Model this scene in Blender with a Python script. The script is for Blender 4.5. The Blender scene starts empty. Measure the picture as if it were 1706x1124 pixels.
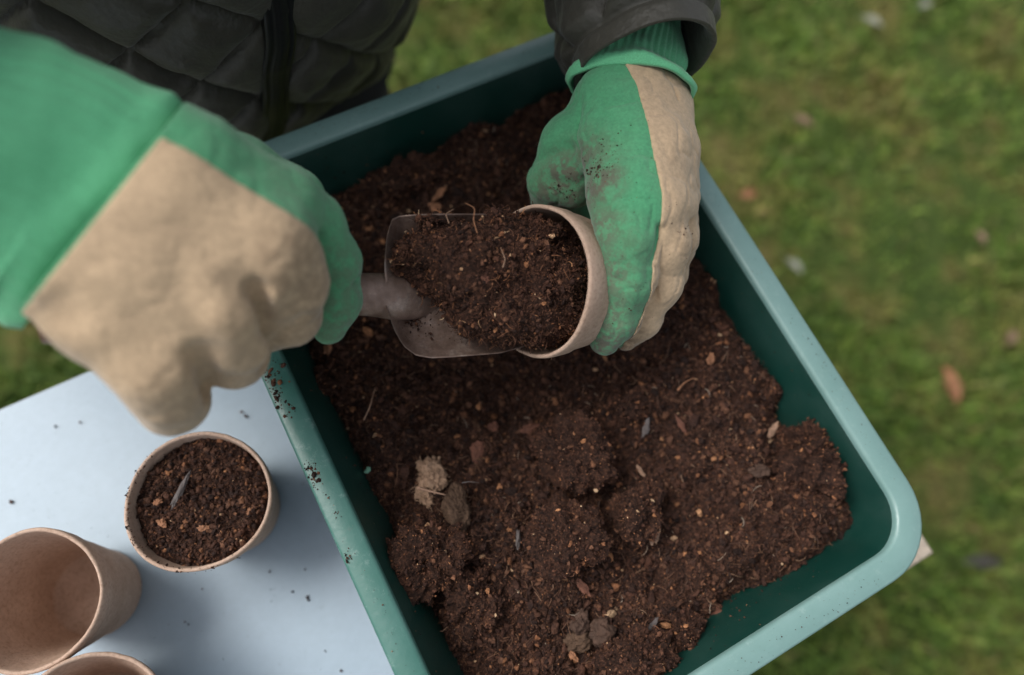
import bpy, math, random
import numpy as np
from mathutils import Matrix, Vector

R = math.radians
scene = bpy.context.scene
col = scene.collection
rng = np.random.default_rng(7)
random.seed(7)

# ------------------------------------------------------------------ camera, sky, sun, exposure
cam_data = bpy.data.cameras.new('camera')
cam = bpy.data.objects.new('camera', cam_data)
col.objects.link(cam)
cam.matrix_world = Matrix(((0.99584, -0.026855, -0.087071, 0.0), (0.0, 0.955583, -0.294723, 0.0),
                           (0.091118, 0.293497, 0.951608, 1.318846), (0, 0, 0, 1)))
cam_data.sensor_width = 36.0
cam_data.lens = 36.0 * 1175.0 / 1706.0
cam_data.clip_start = 0.01
cam_data.clip_end = 200.0
cam_data.dof.use_dof = True
cam_data.dof.focus_distance = 0.420
cam_data.dof.aperture_fstop = 2.2
cam_data.dof.aperture_blades = 9
scene.camera = cam

SUN_EL, SUN_AZ = R(52), R(288)          # azimuth clockwise from +Y: the brighter part of the cloud lies to the left
world = bpy.data.worlds.new('World')
scene.world = world
world.use_nodes = True
wn = world.node_tree
bg = wn.nodes['Background']
sky = wn.nodes.new('ShaderNodeTexSky')
sky.sky_type = 'NISHITA'
sky.sun_disc = False
sky.sun_elevation = SUN_EL
sky.sun_rotation = SUN_AZ
sky.air_density = 1.0
sky.dust_density = 4.0
sky.ozone_density = 1.0
hs = wn.nodes.new('ShaderNodeHueSaturation')
hs.inputs['Saturation'].default_value = 0.30   # cloud cover greys the sky
wn.links.new(sky.outputs[0], hs.inputs['Color'])
wn.links.new(hs.outputs[0], bg.inputs['Color'])
bg.inputs['Strength'].default_value = 0.10
sun_data = bpy.data.lights.new('sun', 'SUN')
sun_data.energy = 1.2
sun_data.angle = R(32)
sun_data.color = (1.0, 0.965, 0.92)
sun = bpy.data.objects.new('sun', sun_data)
col.objects.link(sun)
sd = Vector((math.sin(SUN_AZ) * math.cos(SUN_EL), math.cos(SUN_AZ) * math.cos(SUN_EL), math.sin(SUN_EL)))
sun.rotation_euler = sd.to_track_quat('Z', 'Y').to_euler()
sun.location = (-2, 1, 4)
scene.view_settings.view_transform = 'Standard'
scene.view_settings.look = 'None'
scene.view_settings.exposure = 0.95
scene.view_settings.gamma = 1.0
scene.view_settings.use_curve_mapping = False

# ------------------------------------------------------------------ helpers: tagging and meshes
def tag(o, label=None, cat=None, group=None, kind=None):
    if label: o['label'] = label
    if cat: o['category'] = cat
    if group: o['group'] = group
    if kind: o['kind'] = kind
    return o

def empty(name, loc=(0, 0, 0), rz=0.0):
    o = bpy.data.objects.new(name, None)
    o.empty_display_size = 0.02
    o.location = loc
    o.rotation_euler = (0, 0, rz)
    col.objects.link(o)
    return o

def link_mesh(name, me, mat, parent=None):
    o = bpy.data.objects.new(name, me)
    for m in (mat if isinstance(mat, (list, tuple)) else [mat]):
        me.materials.append(m)
    col.objects.link(o)
    if parent is not None:
        o.parent = parent
    return o

def np_mesh(name, V, F, mat, parent=None, smooth=True, mat_index=None):
    """V (n,3); F (m,k) array of triangles or quads, or a list of such arrays."""
    Fs = F if isinstance(F, list) else [F]
    Fs = [np.asarray(f, dtype=np.int32) for f in Fs if len(f)]
    me = bpy.data.meshes.new(name)
    V = np.asarray(V, dtype=np.float32)
    me.vertices.add(len(V))
    me.vertices.foreach_set('co', V.ravel())
    nl = sum(f.size for f in Fs)
    me.loops.add(nl)
    me.loops.foreach_set('vertex_index', np.concatenate([f.ravel() for f in Fs]))
    tot = np.concatenate([np.full(len(f), f.shape[1], dtype=np.int32) for f in Fs])
    st = np.concatenate([[0], np.cumsum(tot)[:-1]]).astype(np.int32)
    me.polygons.add(len(tot))
    me.polygons.foreach_set('loop_start', st)
    me.polygons.foreach_set('loop_total', tot)
    me.update(calc_edges=True)
    me.validate()
    me.polygons.foreach_set('use_smooth', np.full(len(me.polygons), smooth))
    if mat_index is not None:
        me.polygons.foreach_set('material_index', np.asarray(mat_index, dtype=np.int32))
    return link_mesh(name, me, mat, parent)

class Bag:
    """collects vertex / face blocks of several pieces of ONE part"""
    def __init__(s): s.V, s.F, s.I, s.n = [], [], {}, 0
    def add(s, V, F, mi=0):
        V = np.asarray(V, float)
        for f in (F if isinstance(F, list) else [F]):
            if len(f):
                f = np.asarray(f) + s.n
                s.F.append(f); s.I[id(f)] = mi
        s.V.append(V)
        s.n += len(V)
    def build(s, name, mat, parent=None, smooth=True):
        by = {}
        for f in s.F: by.setdefault(f.shape[1], []).append(f)
        mi = None
        if isinstance(mat, (list, tuple)):
            mi = np.concatenate([np.full(len(f), s.I.get(id(f), 0)) for v in by.values() for f in v])
        return np_mesh(name, np.concatenate(s.V), [np.concatenate(v) for v in by.values()], mat, parent, smooth, mi)

def grid_faces(nu, nv, wrap_u=False, wrap_v=False):
    a = np.arange(nu * nv).reshape(nu, nv)
    iu = np.arange(nu if wrap_u else nu - 1)
    iv = np.arange(nv if wrap_v else nv - 1)
    I, J = np.meshgrid(iu, iv, indexing='ij')
    I2, J2 = (I + 1) % nu, (J + 1) % nv
    return np.stack([a[I, J], a[I2, J], a[I2, J2], a[I, J2]], -1).reshape(-1, 4)

# ------------------------------------------------------------------ helpers: vectorised noise
def _hash(ix, iy, iz, seed):
    h = (ix * 374761393 + iy * 668265263 + iz * 2147483647 + seed * 974634777) & 0xFFFFFFFF
    h = ((h ^ (h >> 13)) * 1274126177) & 0xFFFFFFFF
    h = ((h ^ (h >> 16)) * 2246822519) & 0xFFFFFFFF
    return ((h ^ (h >> 15)) & 0xFFFFFF) / float(0xFFFFFF) * 2 - 1

def vnoise(P, scale, seed=0):
    Q = np.asarray(P, float) * scale
    if Q.shape[-1] == 2: Q = np.concatenate([Q, np.zeros(Q.shape[:-1] + (1,))], -1)
    i = np.floor(Q).astype(np.int64)
    f = Q - i
    f = f * f * f * (f * (f * 6 - 15) + 10)
    r = 0
    for dx in (0, 1):
        wx = f[..., 0] if dx else 1 - f[..., 0]
        for dy in (0, 1):
            wy = f[..., 1] if dy else 1 - f[..., 1]
            for dz in (0, 1):
                wz = f[..., 2] if dz else 1 - f[..., 2]
                r = r + wx * wy * wz * _hash(i[..., 0] + dx, i[..., 1] + dy, i[..., 2] + dz, seed)
    return r

def fbm(P, scale, octv=3, seed=0, gain=0.5):
    r, a = 0, 1.0
    for k in range(octv):
        r = r + a * vnoise(P, scale * 2.03 ** k, seed + 17 * k)
        a *= gain
    return r

# ------------------------------------------------------------------ helpers: distance fields and their surface
def cone(P, a, b, ra, rb):
    a, b = np.array(a, float), np.array(b, float)
    d = b - a
    t = np.clip(((P - a) @ d) / (d @ d), 0, 1)
    return np.linalg.norm(P - (a + t[..., None] * d), axis=-1) - (ra + t * (rb - ra))

def smin(a, b, k):
    h = np.clip(0.5 + 0.5 * (b - a) / k, 0, 1)
    return b + (a - b) * h - k * h * (1 - h)

def smax(a, b, k): return -smin(-a, -b, k)

def chain(P, pts, rad, k=0.006):
    r = None
    for i in range(len(pts) - 1):
        c = cone(P, pts[i], pts[i + 1], rad[i], rad[i + 1])
        r = c if r is None else smin(r, c, k)
    return r

def seg_dist(P, a, b):
    return cone(P, a, b, 0, 0)

def surface_nets(S, lo, h):
    """zero surface of the sampled field S (nx,ny,nz), spacing h, origin lo"""
    ins = S < 0
    c = [ins[i:ins.shape[0] - 1 + i, j:ins.shape[1] - 1 + j, k:ins.shape[2] - 1 + k] for i in (0, 1) for j in (0, 1) for k in (0, 1)]
    s = sum(x.astype(np.int8) for x in c)
    act = (s > 0) & (s < 8)
    idx = np.full(act.shape, -1, dtype=np.int64)
    ijk = np.argwhere(act)
    idx[act] = np.arange(len(ijk))
    acc = np.zeros((len(ijk), 3))
    cnt = np.zeros(len(ijk))
    E = []
    for a in range(3):
        for p in (0, 1):
            for q in (0, 1):
                o0 = [0, 0, 0]
                o0[(a + 1) % 3] = p
                o0[(a + 2) % 3] = q
                o1 = list(o0); o1[a] = 1
                E.append((o0, o1))
    for o0, o1 in E:
        A = S[ijk[:, 0] + o0[0], ijk[:, 1] + o0[1], ijk[:, 2] + o0[2]]
        B = S[ijk[:, 0] + o1[0], ijk[:, 1] + o1[1], ijk[:, 2] + o1[2]]
        m = (A < 0) != (B < 0)
        t = np.where(m, A / np.where(m, A - B, 1), 0)
        pos = np.array(o0) + t[:, None] * (np.array(o1) - np.array(o0))
        acc[m] += pos[m]
        cnt[m] += 1
    V = np.array(lo) + h * (ijk + acc / cnt[:, None])
    F = []
    for a in range(3):
        b, c2 = (a + 1) % 3, (a + 2) % 3
        sl0 = [slice(None)] * 3; sl1 = [slice(None)] * 3
        sl0[a] = slice(0, -1); sl1[a] = slice(1, None)
        A, B = ins[tuple(sl0)], ins[tuple(sl1)]
        cr = A != B
        e = np.argwhere(cr)
        ok = (e[:, b] > 0) & (e[:, c2] > 0) & (e[:, b] < act.shape[b]) & (e[:, c2] < act.shape[c2])
        e = e[ok]
        def at_(db, dc):
            q = e.copy(); q[:, b] -= db; q[:, c2] -= dc
            return idx[q[:, 0], q[:, 1], q[:, 2]]
        quad = np.stack([at_(1, 1), at_(0, 1), at_(0, 0), at_(1, 0)], -1)
        flip = ~A[e[:, 0], e[:, 1], e[:, 2]]
        quad[flip] = quad[flip][:, ::-1]
        F.append(quad[(quad >= 0).all(1)])
    return V, np.concatenate(F)

def field_points(lo, hi, h):
    ax = [np.arange(lo[i], hi[i] + h, h) for i in range(3)]
    return np.stack(np.meshgrid(*ax, indexing='ij'), -1)

# ------------------------------------------------------------------ helpers: materials
def new_mat(name):
    m = bpy.data.materials.new(name)
    m.use_nodes = True
    nt = m.node_tree
    return m, nt, nt.nodes['Principled BSDF']

def node(nt, t, **kw):
    n = nt.nodes.new(t)
    for k, v in kw.items():
        if k in n.inputs: n.inputs[k].default_value = v
        else: setattr(n, k, v)
    return n

def noise(nt, scale, detail=3, rough=0.5, coord='Object', vec=None):
    n = node(nt, 'ShaderNodeTexNoise', Scale=scale, Detail=detail, Roughness=rough)
    if vec is None:
        tc = nt.nodes.new('ShaderNodeTexCoord')
        vec = tc.outputs[coord]
    nt.links.new(vec, n.inputs['Vector'])
    return n

def ramp(nt, fac, stops, interp='LINEAR'):
    r = nt.nodes.new('ShaderNodeValToRGB')
    r.color_ramp.interpolation = interp
    el = r.color_ramp.elements
    while len(el) < len(stops): el.new(0.5)
    for e, (p, c) in zip(el, stops):
        e.position = p
        e.color = (*c, 1) if len(c) == 3 else c
    nt.links.new(fac, r.inputs[0])
    return r.outputs[0]

def mix(nt, fac, a, b, mode='MIX'):
    m = nt.nodes.new('ShaderNodeMix')
    m.data_type = 'RGBA'
    m.blend_type = mode
    for s, v in ((0, fac), (6, a), (7, b)):
        if isinstance(v, bpy.types.NodeSocket): nt.links.new(v, m.inputs[s])
        else: m.inputs[s].default_value = v if s == 0 else (*v, 1)
    return m.outputs[2]

def bump(nt, bsdf, h, strength=0.3, dist=0.001, prev=None):
    b = node(nt, 'ShaderNodeBump', Strength=strength, Distance=dist)
    nt.links.new(h, b.inputs['Height'])
    if prev is not None: nt.links.new(prev, b.inputs['Normal'])
    nt.links.new(b.outputs[0], bsdf.inputs['Normal'])
    return b.outputs[0]

def math_n(nt, op, a, b=0.0):
    m = node(nt, 'ShaderNodeMath', operation=op)
    for i, v in enumerate((a, b)):
        if isinstance(v, bpy.types.NodeSocket): nt.links.new(v, m.inputs[i])
        else: m.inputs[i].default_value = v
    return m.outputs[0]

def spot(nt, centre, r0, r1):
    """1 inside r0 of a world point, 0 beyond r1: where a stain sits"""
    tc = nt.nodes.new('ShaderNodeTexCoord')
    d = node(nt, 'ShaderNodeVectorMath', operation='DISTANCE')
    nt.links.new(tc.outputs['Object'], d.inputs[0])
    d.inputs[1].default_value = centre
    mr = node(nt, 'ShaderNodeMapRange')
    nt.links.new(d.outputs['Value'], mr.inputs[0])
    mr.inputs[1].default_value = r1; mr.inputs[2].default_value = r0
    return mr.outputs[0]

def link(nt, a, b): nt.links.new(a, b)

# soil: base and crumbs (each crumb its own colour)
def soil_material(name, bright=1.0):
    m, nt, b = new_mat(name)
    g = nt.nodes.new('ShaderNodeNewGeometry')
    k = bright
    c1 = ramp(nt, g.outputs['Random Per Island'], [
        (0.0, (.013 * k, .0058 * k, .0040 * k)), (0.35, (.029 * k, .0130 * k, .0086 * k)), (0.70, (.053 * k, .0240 * k, .0150 * k)),
        (0.90, (.088 * k, .045 * k, .028 * k)), (0.968, (.150 * k, .068 * k, .034 * k)), (0.992, (.24 * k, .12 * k, .060 * k)), (1.0, (.36 * k, .27 * k, .18 * k))])
    n = noise(nt, 420, 3, .7)
    n2 = noise(nt, 38, 3, .6)
    v = ramp(nt, n.outputs['Fac'], [(0.3, (.45, .42, .40)), (0.7, (1.5, 1.45, 1.4))])
    c = mix(nt, 1.0, c1, v, 'MULTIPLY')
    v2 = ramp(nt, n2.outputs['Fac'], [(0.32, (.62, .58, .56)), (0.68, (1.25, 1.18, 1.1))])
    c = mix(nt, 1.0, c, v2, 'MULTIPLY')
    link(nt, c, b.inputs['Base Color'])
    b.inputs['Roughness'].default_value = 0.85
    b.inputs['Specular IOR Level'].default_value = 0.3
    bump(nt, b, n.outputs['Fac'], 0.8, 0.0012)
    return m

def fibre_material():
    m, nt, b = new_mat('root_fibres')
    g = nt.nodes.new('ShaderNodeNewGeometry')
    c = ramp(nt, g.outputs['Random Per Island'], [(0, (.03, .014, .009)), (.5, (.07, .032, .018)), (.85, (.14, .066, .034)), (.97, (.22, .13, .08)), (1, (.34, .28, .22))])
    link(nt, c, b.inputs['Base Color'])
    b.inputs['Roughness'].default_value = 0.7
    return m

M = {}
M['soil'] = soil_material('compost', 1.22)
M['clod'] = soil_material('crusted_compost', 1.65)
m, nt, b = new_mat('compost_mass')
n0 = noise(nt, 60, 4, .65); n1 = noise(nt, 420, 4, .75); n2 = noise(nt, 1100, 2, .7)
c = ramp(nt, n1.outputs['Fac'], [(.34, (.013, .0056, .0038)), (.50, (.041, .0180, .0112)), (.60, (.075, .033, .0195)), (.70, (.13, .060, .032)), (.80, (.24, .14, .08))])
c = mix(nt, 1.0, c, ramp(nt, n0.outputs['Fac'], [(.32, (.6, .6, .6)), (.68, (1.3, 1.25, 1.15))]), 'MULTIPLY')
link(nt, c, b.inputs['Base Color'])
b.inputs['Roughness'].default_value = .85
b.inputs['Specular IOR Level'].default_value = .25
nb = bump(nt, b, n1.outputs['Fac'], 1.0, .0022)
bump(nt, b, n2.outputs['Fac'], .8, .0008, nb)
M['mass'] = m
SOIL = [M['soil'], M['mass']]
M['fibre'] = fibre_material()

def simple(name, colr, rough=.6, spec=.5, nscale=60, var=.25, bstr=.3, bd=.001, metallic=0.0, detail=4):
    m, nt, b = new_mat(name)
    n = noise(nt, nscale, detail, .6)
    lo = tuple(c * (1 - var) for c in colr); hi = tuple(min(1, c * (1 + var)) for c in colr)
    link(nt, ramp(nt, n.outputs['Fac'], [(.3, lo), (.7, hi)]), b.inputs['Base Color'])
    b.inputs['Roughness'].default_value = rough
    b.inputs['Specular IOR Level'].default_value = spec
    b.inputs['Metallic'].default_value = metallic
    bump(nt, b, n.outputs['Fac'], bstr, bd)
    M[name] = m
    return m

simple('stone', (.062, .035, .024), .8, .3, 160, .4, .6, .002)
simple('reddish_bark', (.12, .050, .032), .8, .3, 220, .4, .7, .001)
simple('orange_wood', (.27, .125, .065), .7, .3, 220, .35, .6, .001)
simple('pale_wood', (.27, .165, .11), .7, .3, 260, .4, .8, .001)
simple('pale_fibre', (.34, .22, .145), .8, .2, 300, .35, .8, .001)
simple('olive_clump', (.075, .045, .029), .85, .2, 260, .4, .8, .001)
simple('blue_grey_slate', (.085, .070, .066), .6, .4, 200, .3, .4, .001)
simple('leaf_orange', (.26, .12, .06), .6, .3, 60, .4, .4, .002)
simple('leaf_pink', (.18, .12, .075), .6, .3, 60, .4, .4, .002)
simple('leaf_pale', (.22, .23, .18), .6, .3, 60, .3, .4, .002)
simple('leaf_dark', (.045, .040, .036), .6, .3, 60, .3, .4, .002)
simple('navy_denim', (.020, .019, .032), .85, .2, 500, .3, .4, .001)
simple('boot_rubber', (.02, .022, .02), .5, .4, 60, .2, .2, .001)
simple('raw_board', (.52, .44, .35), .8, .2, 300, .25, .4, .001)
simple('table_leg_metal', (.25, .26, .27), .45, .5, 60, .2, .1, .001, .6)
simple('green_bead', (.20, .42, .30), .5, .4, 200, .2, .2, .001)
simple('black_zip', (.010, .010, .011), .45, .45, 300, .2, .3, .0008)

# table top: pale blue paint, faint blotches and fine grain
m, nt, b = new_mat('pale_blue_paint')
n1 = noise(nt, 9, 4, .6); n2 = noise(nt, 160, 3, .6)
c = ramp(nt, n1.outputs['Fac'], [(.3, (.305, .392, .468)), (.7, (.340, .428, .500))])
c = mix(nt, .5, c, ramp(nt, n2.outputs['Fac'], [(.3, (.90, .90, .90)), (.75, (1.04, 1.04, 1.04))]), 'MULTIPLY')
link(nt, c, b.inputs['Base Color'])
n4 = noise(nt, 45, 6, .8)
c = mix(nt, ramp(nt, n4.outputs['Fac'], [(.60, (0, 0, 0)), (.74, (.35, .35, .35))]), c, (.22, .27, .31))
link(nt, c, b.inputs['Base Color'])
b.inputs['Roughness'].default_value = .45
bump(nt, b, n2.outputs['Fac'], .15, .0006)
M['table'] = m

# tray plastic
def tray_mat(name, colr, rough, dustc, dust):
    m, nt, b = new_mat(name)
    n1 = noise(nt, 26, 5, .65); n2 = noise(nt, 300, 3, .6)
    base = mix(nt, ramp(nt, n1.outputs['Fac'], [(.42, (0, 0, 0)), (.75, (dust, dust, dust))]), colr, dustc)
    link(nt, base, b.inputs['Base Color'])
    link(nt, ramp(nt, n1.outputs['Fac'], [(.3, (rough - .06,) * 3), (.7, (rough + .1,) * 3)]), b.inputs['Roughness'])
    bump(nt, b, n2.outputs['Fac'], .25, .0006)
    return m
M['tray_wall'] = tray_mat('green_plastic', (.0035, .033, .025), .40, (.03, .066, .055), .28)
# the rim: pale sky reflection painted into the colour, darker along one long side
m, nt, b = new_mat('scuffed_green_rim_painted_sheen')
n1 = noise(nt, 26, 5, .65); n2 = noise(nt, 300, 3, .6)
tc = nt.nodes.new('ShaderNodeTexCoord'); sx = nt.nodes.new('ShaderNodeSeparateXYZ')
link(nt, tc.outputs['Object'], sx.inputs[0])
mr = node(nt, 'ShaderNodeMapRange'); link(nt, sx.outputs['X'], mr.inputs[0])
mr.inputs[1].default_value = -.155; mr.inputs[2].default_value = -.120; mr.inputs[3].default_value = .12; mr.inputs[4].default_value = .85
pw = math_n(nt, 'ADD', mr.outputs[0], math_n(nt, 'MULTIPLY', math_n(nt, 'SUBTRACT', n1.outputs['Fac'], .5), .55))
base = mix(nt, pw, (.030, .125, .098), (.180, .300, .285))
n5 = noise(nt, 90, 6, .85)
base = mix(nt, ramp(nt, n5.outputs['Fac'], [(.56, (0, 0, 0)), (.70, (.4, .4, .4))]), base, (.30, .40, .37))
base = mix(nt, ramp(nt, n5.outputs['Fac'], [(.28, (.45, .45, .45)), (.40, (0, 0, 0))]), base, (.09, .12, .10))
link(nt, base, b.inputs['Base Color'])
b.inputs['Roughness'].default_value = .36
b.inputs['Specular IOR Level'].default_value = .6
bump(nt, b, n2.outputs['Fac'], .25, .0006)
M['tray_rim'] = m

# fibre pot
m, nt, b = new_mat('pressed_fibre')
n1 = noise(nt, 34, 4, .6); n2 = noise(nt, 420, 2, .7); n3 = noise(nt, 900, 2, .6)
c = ramp(nt, n1.outputs['Fac'], [(.3, (.39, .27, .200)), (.7, (.50, .365, .285))])
c = mix(nt, .75, c, ramp(nt, n2.outputs['Fac'], [(.28, (.72, .67, .63)), (.5, (1, 1, 1)), (.72, (1.12, 1.10, 1.08))]), 'MULTIPLY')
link(nt, c, b.inputs['Base Color'])
b.inputs['Roughness'].default_value = .8
b.inputs['Specular IOR Level'].default_value = .25
bump(nt, b, n2.outputs['Fac'], .45, .0009)
M['pot'] = m

# dirty knitted / woven green cotton; leather; both with stains where the hands have worked
def cloth_mat(name, colr, stains, scale=900, dirtc=(.115, .105, .080), base_dirt=.25, rough=.9, dark=.78):
    m, nt, b = new_mat(name)
    n1 = noise(nt, 22, 5, .65); n2 = noise(nt, scale, 2, .6); n3 = noise(nt, 160, 3, .7)
    lo = tuple(x * dark for x in colr); hi = tuple(min(1, x * 1.1) for x in colr)
    c = ramp(nt, n1.outputs['Fac'], [(.3, lo), (.7, hi)])
    c = mix(nt, 1.0, c, ramp(nt, n2.outputs['Fac'], [(.3, (.84, .84, .84)), (.7, (1.10, 1.10, 1.10))]), 'MULTIPLY')
    nz = ramp(nt, n3.outputs['Fac'], [(.40, (.30, .30, .30)), (.56, (1, 1, 1))])
    if stains:
        at_n = node(nt, 'ShaderNodeAttribute', attribute_name='stain')
        c = mix(nt, math_n(nt, 'MULTIPLY', at_n.outputs['Fac'], nz), c, dirtc)
    f3 = ramp(nt, n1.outputs['Fac'], [(.50, (0, 0, 0)), (.80, (base_dirt,) * 3)])
    c = mix(nt, f3, c, dirtc)
    link(nt, c, b.inputs['Base Color'])
    b.inputs['Roughness'].default_value = rough
    b.inputs['Specular IOR Level'].default_value = .2
    try: b.inputs['Sheen Weight'].default_value = .25
    except Exception: pass
    nb = bump(nt, b, n2.outputs['Fac'], .5, .0006)
    bump(nt, b, n3.outputs['Fac'], .25, .0012, nb)
    return m
GREEN = (.085, .335, .165)
M['glove'] = cloth_mat('green_cotton', GREEN, True, 560)
M['knit'] = cloth_mat('ribbed_green_knit', (.14, .49, .255), [], 1200, base_dirt=.05, dark=.9)
M['leather'] = cloth_mat('tan_suede_leather', (.53, .385, .245), True, 420, (.13, .085, .05), .22, .72, .80)
# where soil has been rubbed into the gloves: world x, y, radius, strength
STAINS = [((0.0730, 0.2175, 0.9463), .016, .75), ((0.0661, 0.2194, 0.9199), .024, .92), ((0.0815, 0.1979, 0.9462), .016, .92), ((0.0738, 0.2167, 0.9514), .024, .55), ((0.0924, 0.1176, 0.9119), .017, .95), ((0.0791, 0.1727, 0.9540), .018, .85), ((0.0866, 0.1497, 0.9475), .018, .80), ((0.0913, 0.1568, 0.9659), .026, .40), ((0.1003, 0.1348, 0.9389), .020, .45),
          ((0.0865, 0.1298, 0.9361), .022, .80), ((0.1101, 0.1214, 0.9042), .016, .75), ((0.1005, 0.1576, 0.9565), .012, .35), ((0.1355, 0.1740, 0.9438), .014, .40), ((0.1273, 0.2133, 0.9552), .010, .25),
          ((-0.0621, 0.1172, 0.9502), .026, .55), ((-0.0526, 0.1367, 0.9676), .022, .50), ((-0.0682, 0.1644, 1.0062), .030, .22), ((-0.0756, 0.0978, 0.9954), .024, .35), ((-0.1174, 0.0591, 1.0006), .026, .32), ((-0.0919, 0.0792, 0.9987), .022, .32), ((-0.1639, 0.0875, 1.0367), .02, .3)]
def stain(o):
    me = o.data
    v = np.empty(len(me.vertices) * 3, dtype=np.float32); me.vertices.foreach_get('co', v); v = v.reshape(-1, 3)
    f = np.zeros(len(v))
    for c, r, st in STAINS:
        d = np.hypot(v[:, 0] - c[0], v[:, 1] - c[1])
        t = np.clip(1.25 - d / r, 0, 1); f = np.maximum(f, st * t * t * (3 - 2 * t))
    a = me.attributes.new('stain', 'FLOAT', 'POINT'); a.data.foreach_set('value', f.astype(np.float32))
    return o

# dark quilted nylon
m, nt, b = new_mat('dark_olive_nylon')
n1 = noise(nt, 30, 4, .6); n2 = noise(nt, 240, 3, .7)
link(nt, ramp(nt, n1.outputs['Fac'], [(.3, (.040, .038, .029)), (.7, (.056, .053, .041))]), b.inputs['Base Color'])
b.inputs['Roughness'].default_value = .50
b.inputs['Specular IOR Level'].default_value = .42
b.inputs['Sheen Weight'].default_value = .12
nb = bump(nt, b, n2.outputs['Fac'], .18, .0016)
bump(nt, b, n1.outputs['Fac'], .35, .008, nb)
M['nylon'] = m

# trowel steel, dull and filmed with soil
m, nt, b = new_mat('dull_steel')
n1 = noise(nt, 60, 5, .65); n2 = noise(nt, 500, 3, .6)
c = ramp(nt, n1.outputs['Fac'], [(.34, (.14, .085, .060)), (.55, (.28, .195, .155)), (.7, (.44, .36, .31))])
c = mix(nt, ramp(nt, n2.outputs['Fac'], [(.42, (0, 0, 0)), (.7, (.55, .55, .55))]), c, (.13, .09, .075))
link(nt, c, b.inputs['Base Color'])
b.inputs['Metallic'].default_value = .35
b.inputs['Roughness'].default_value = .42
bump(nt, b, n2.outputs['Fac'], .3, .0006)
M['steel'] = m
simple('trowel_handle', (.12, .06, .035), .5, .4, 60, .2, .2, .001)

# ground: short lawn soil, moss and thatch
m, nt, b = new_mat('lawn_ground')
n1 = noise(nt, 5.5, 5, .65); n2 = noise(nt, 60, 4, .7)
c = ramp(nt, n1.outputs['Fac'], [(.30, (.030, .050, .012)), (.47, (.050, .075, .018)), (.60, (.100, .095, .030)), (.75, (.125, .095, .045))])
c = mix(nt, 1.0, c, ramp(nt, n2.outputs['Fac'], [(.3, (.55, .55, .55)), (.7, (1.3, 1.3, 1.3))]), 'MULTIPLY')
link(nt, c, b.inputs['Base Color'])
b.inputs['Roughness'].default_value = .9
b.inputs['Specular IOR Level'].default_value = .1
bump(nt, b, n2.outputs['Fac'], .6, .01)
M['ground'] = m

m, nt, b = new_mat('grass_blades')
g = nt.nodes.new('ShaderNodeNewGeometry')
n1 = noise(nt, 5.5, 5, .65)
n2 = noise(nt, 15, 3, .6)
ca = ramp(nt, g.outputs['Random Per Island'], [(0, (.050, .096, .017)), (.45, (.120, .205, .034)), (.8, (.205, .285, .055)), (.92, (.20, .20, .065)), (1, (.28, .21, .10))])
cb = ramp(nt, g.outputs['Random Per Island'], [(0, (.090, .082, .024)), (.5, (.195, .178, .048)), (1, (.28, .21, .09))])
f = ramp(nt, n1.outputs['Fac'], [(.48, (0, 0, 0)), (.66, (.9, .9, .9))])
c = mix(nt, f, ca, cb)
c = mix(nt, 1.0, c, ramp(nt, n2.outputs['Fac'], [(.3, (.5, .6, .5)), (.7, (1.35, 1.3, 1.2))]), 'MULTIPLY')
link(nt, c, b.inputs['Base Color'])
b.inputs['Roughness'].default_value = .6
b.inputs['Specular IOR Level'].default_value = .3
M['grass'] = m

# ------------------------------------------------------------------ the setting: ground and lawn
gb = Bag()
gx = np.linspace(-30, 30, 61)
X, Y = np.meshgrid(gx, gx, indexing='ij')
gb.add(np.stack([X, Y, 0 * X], -1).reshape(-1, 3), grid_faces(61, 61))
tag(gb.build('ground', M['ground'], smooth=False), kind='structure')

N = 150000
bx = rng.uniform(-1.5, 2.0, N); by = rng.uniform(-.75, 2.1, N)
clump = fbm(np.stack([bx, by], -1), 7.0, 3, 5)
keep = rng.random(N) < np.clip(.75 + .5 * clump, .15, 1)
bx, by, clump = bx[keep], by[keep], clump[keep]
N = len(bx)
hgt = rng.uniform(.012, .034, N) * (1 + .45 * clump)
ang = rng.uniform(0, 2 * math.pi, N)
lean = rng.uniform(.3, 1.5, N) * hgt
la = rng.uniform(0, 2 * math.pi, N)
w = rng.uniform(.0012, .0028, N)
B0 = np.stack([bx, by, np.zeros(N)], -1)
side = np.stack([np.cos(ang), np.sin(ang), np.zeros(N)], -1) * w[:, None]
ld = np.stack([np.cos(la), np.sin(la), np.zeros(N)], -1)
mid = B0 + ld * (lean * .35)[:, None] + np.stack([0 * bx, 0 * bx, hgt * .65], -1)
tip = B0 + ld * lean[:, None] + np.stack([0 * bx, 0 * bx, hgt], -1)
V = np.stack([B0 - side, B0 + side, mid + side * .8, mid - side * .8, tip], 1).reshape(-1, 3)
o = np.arange(N)[:, None] * 5
gr = np_mesh('grass', V, [o + np.array([0, 1, 2, 3]), o + np.array([3, 2, 4])], M['grass'], smooth=False)
tag(gr, 'short mossy green lawn grass round and below the table', 'grass', kind='stuff')

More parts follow.
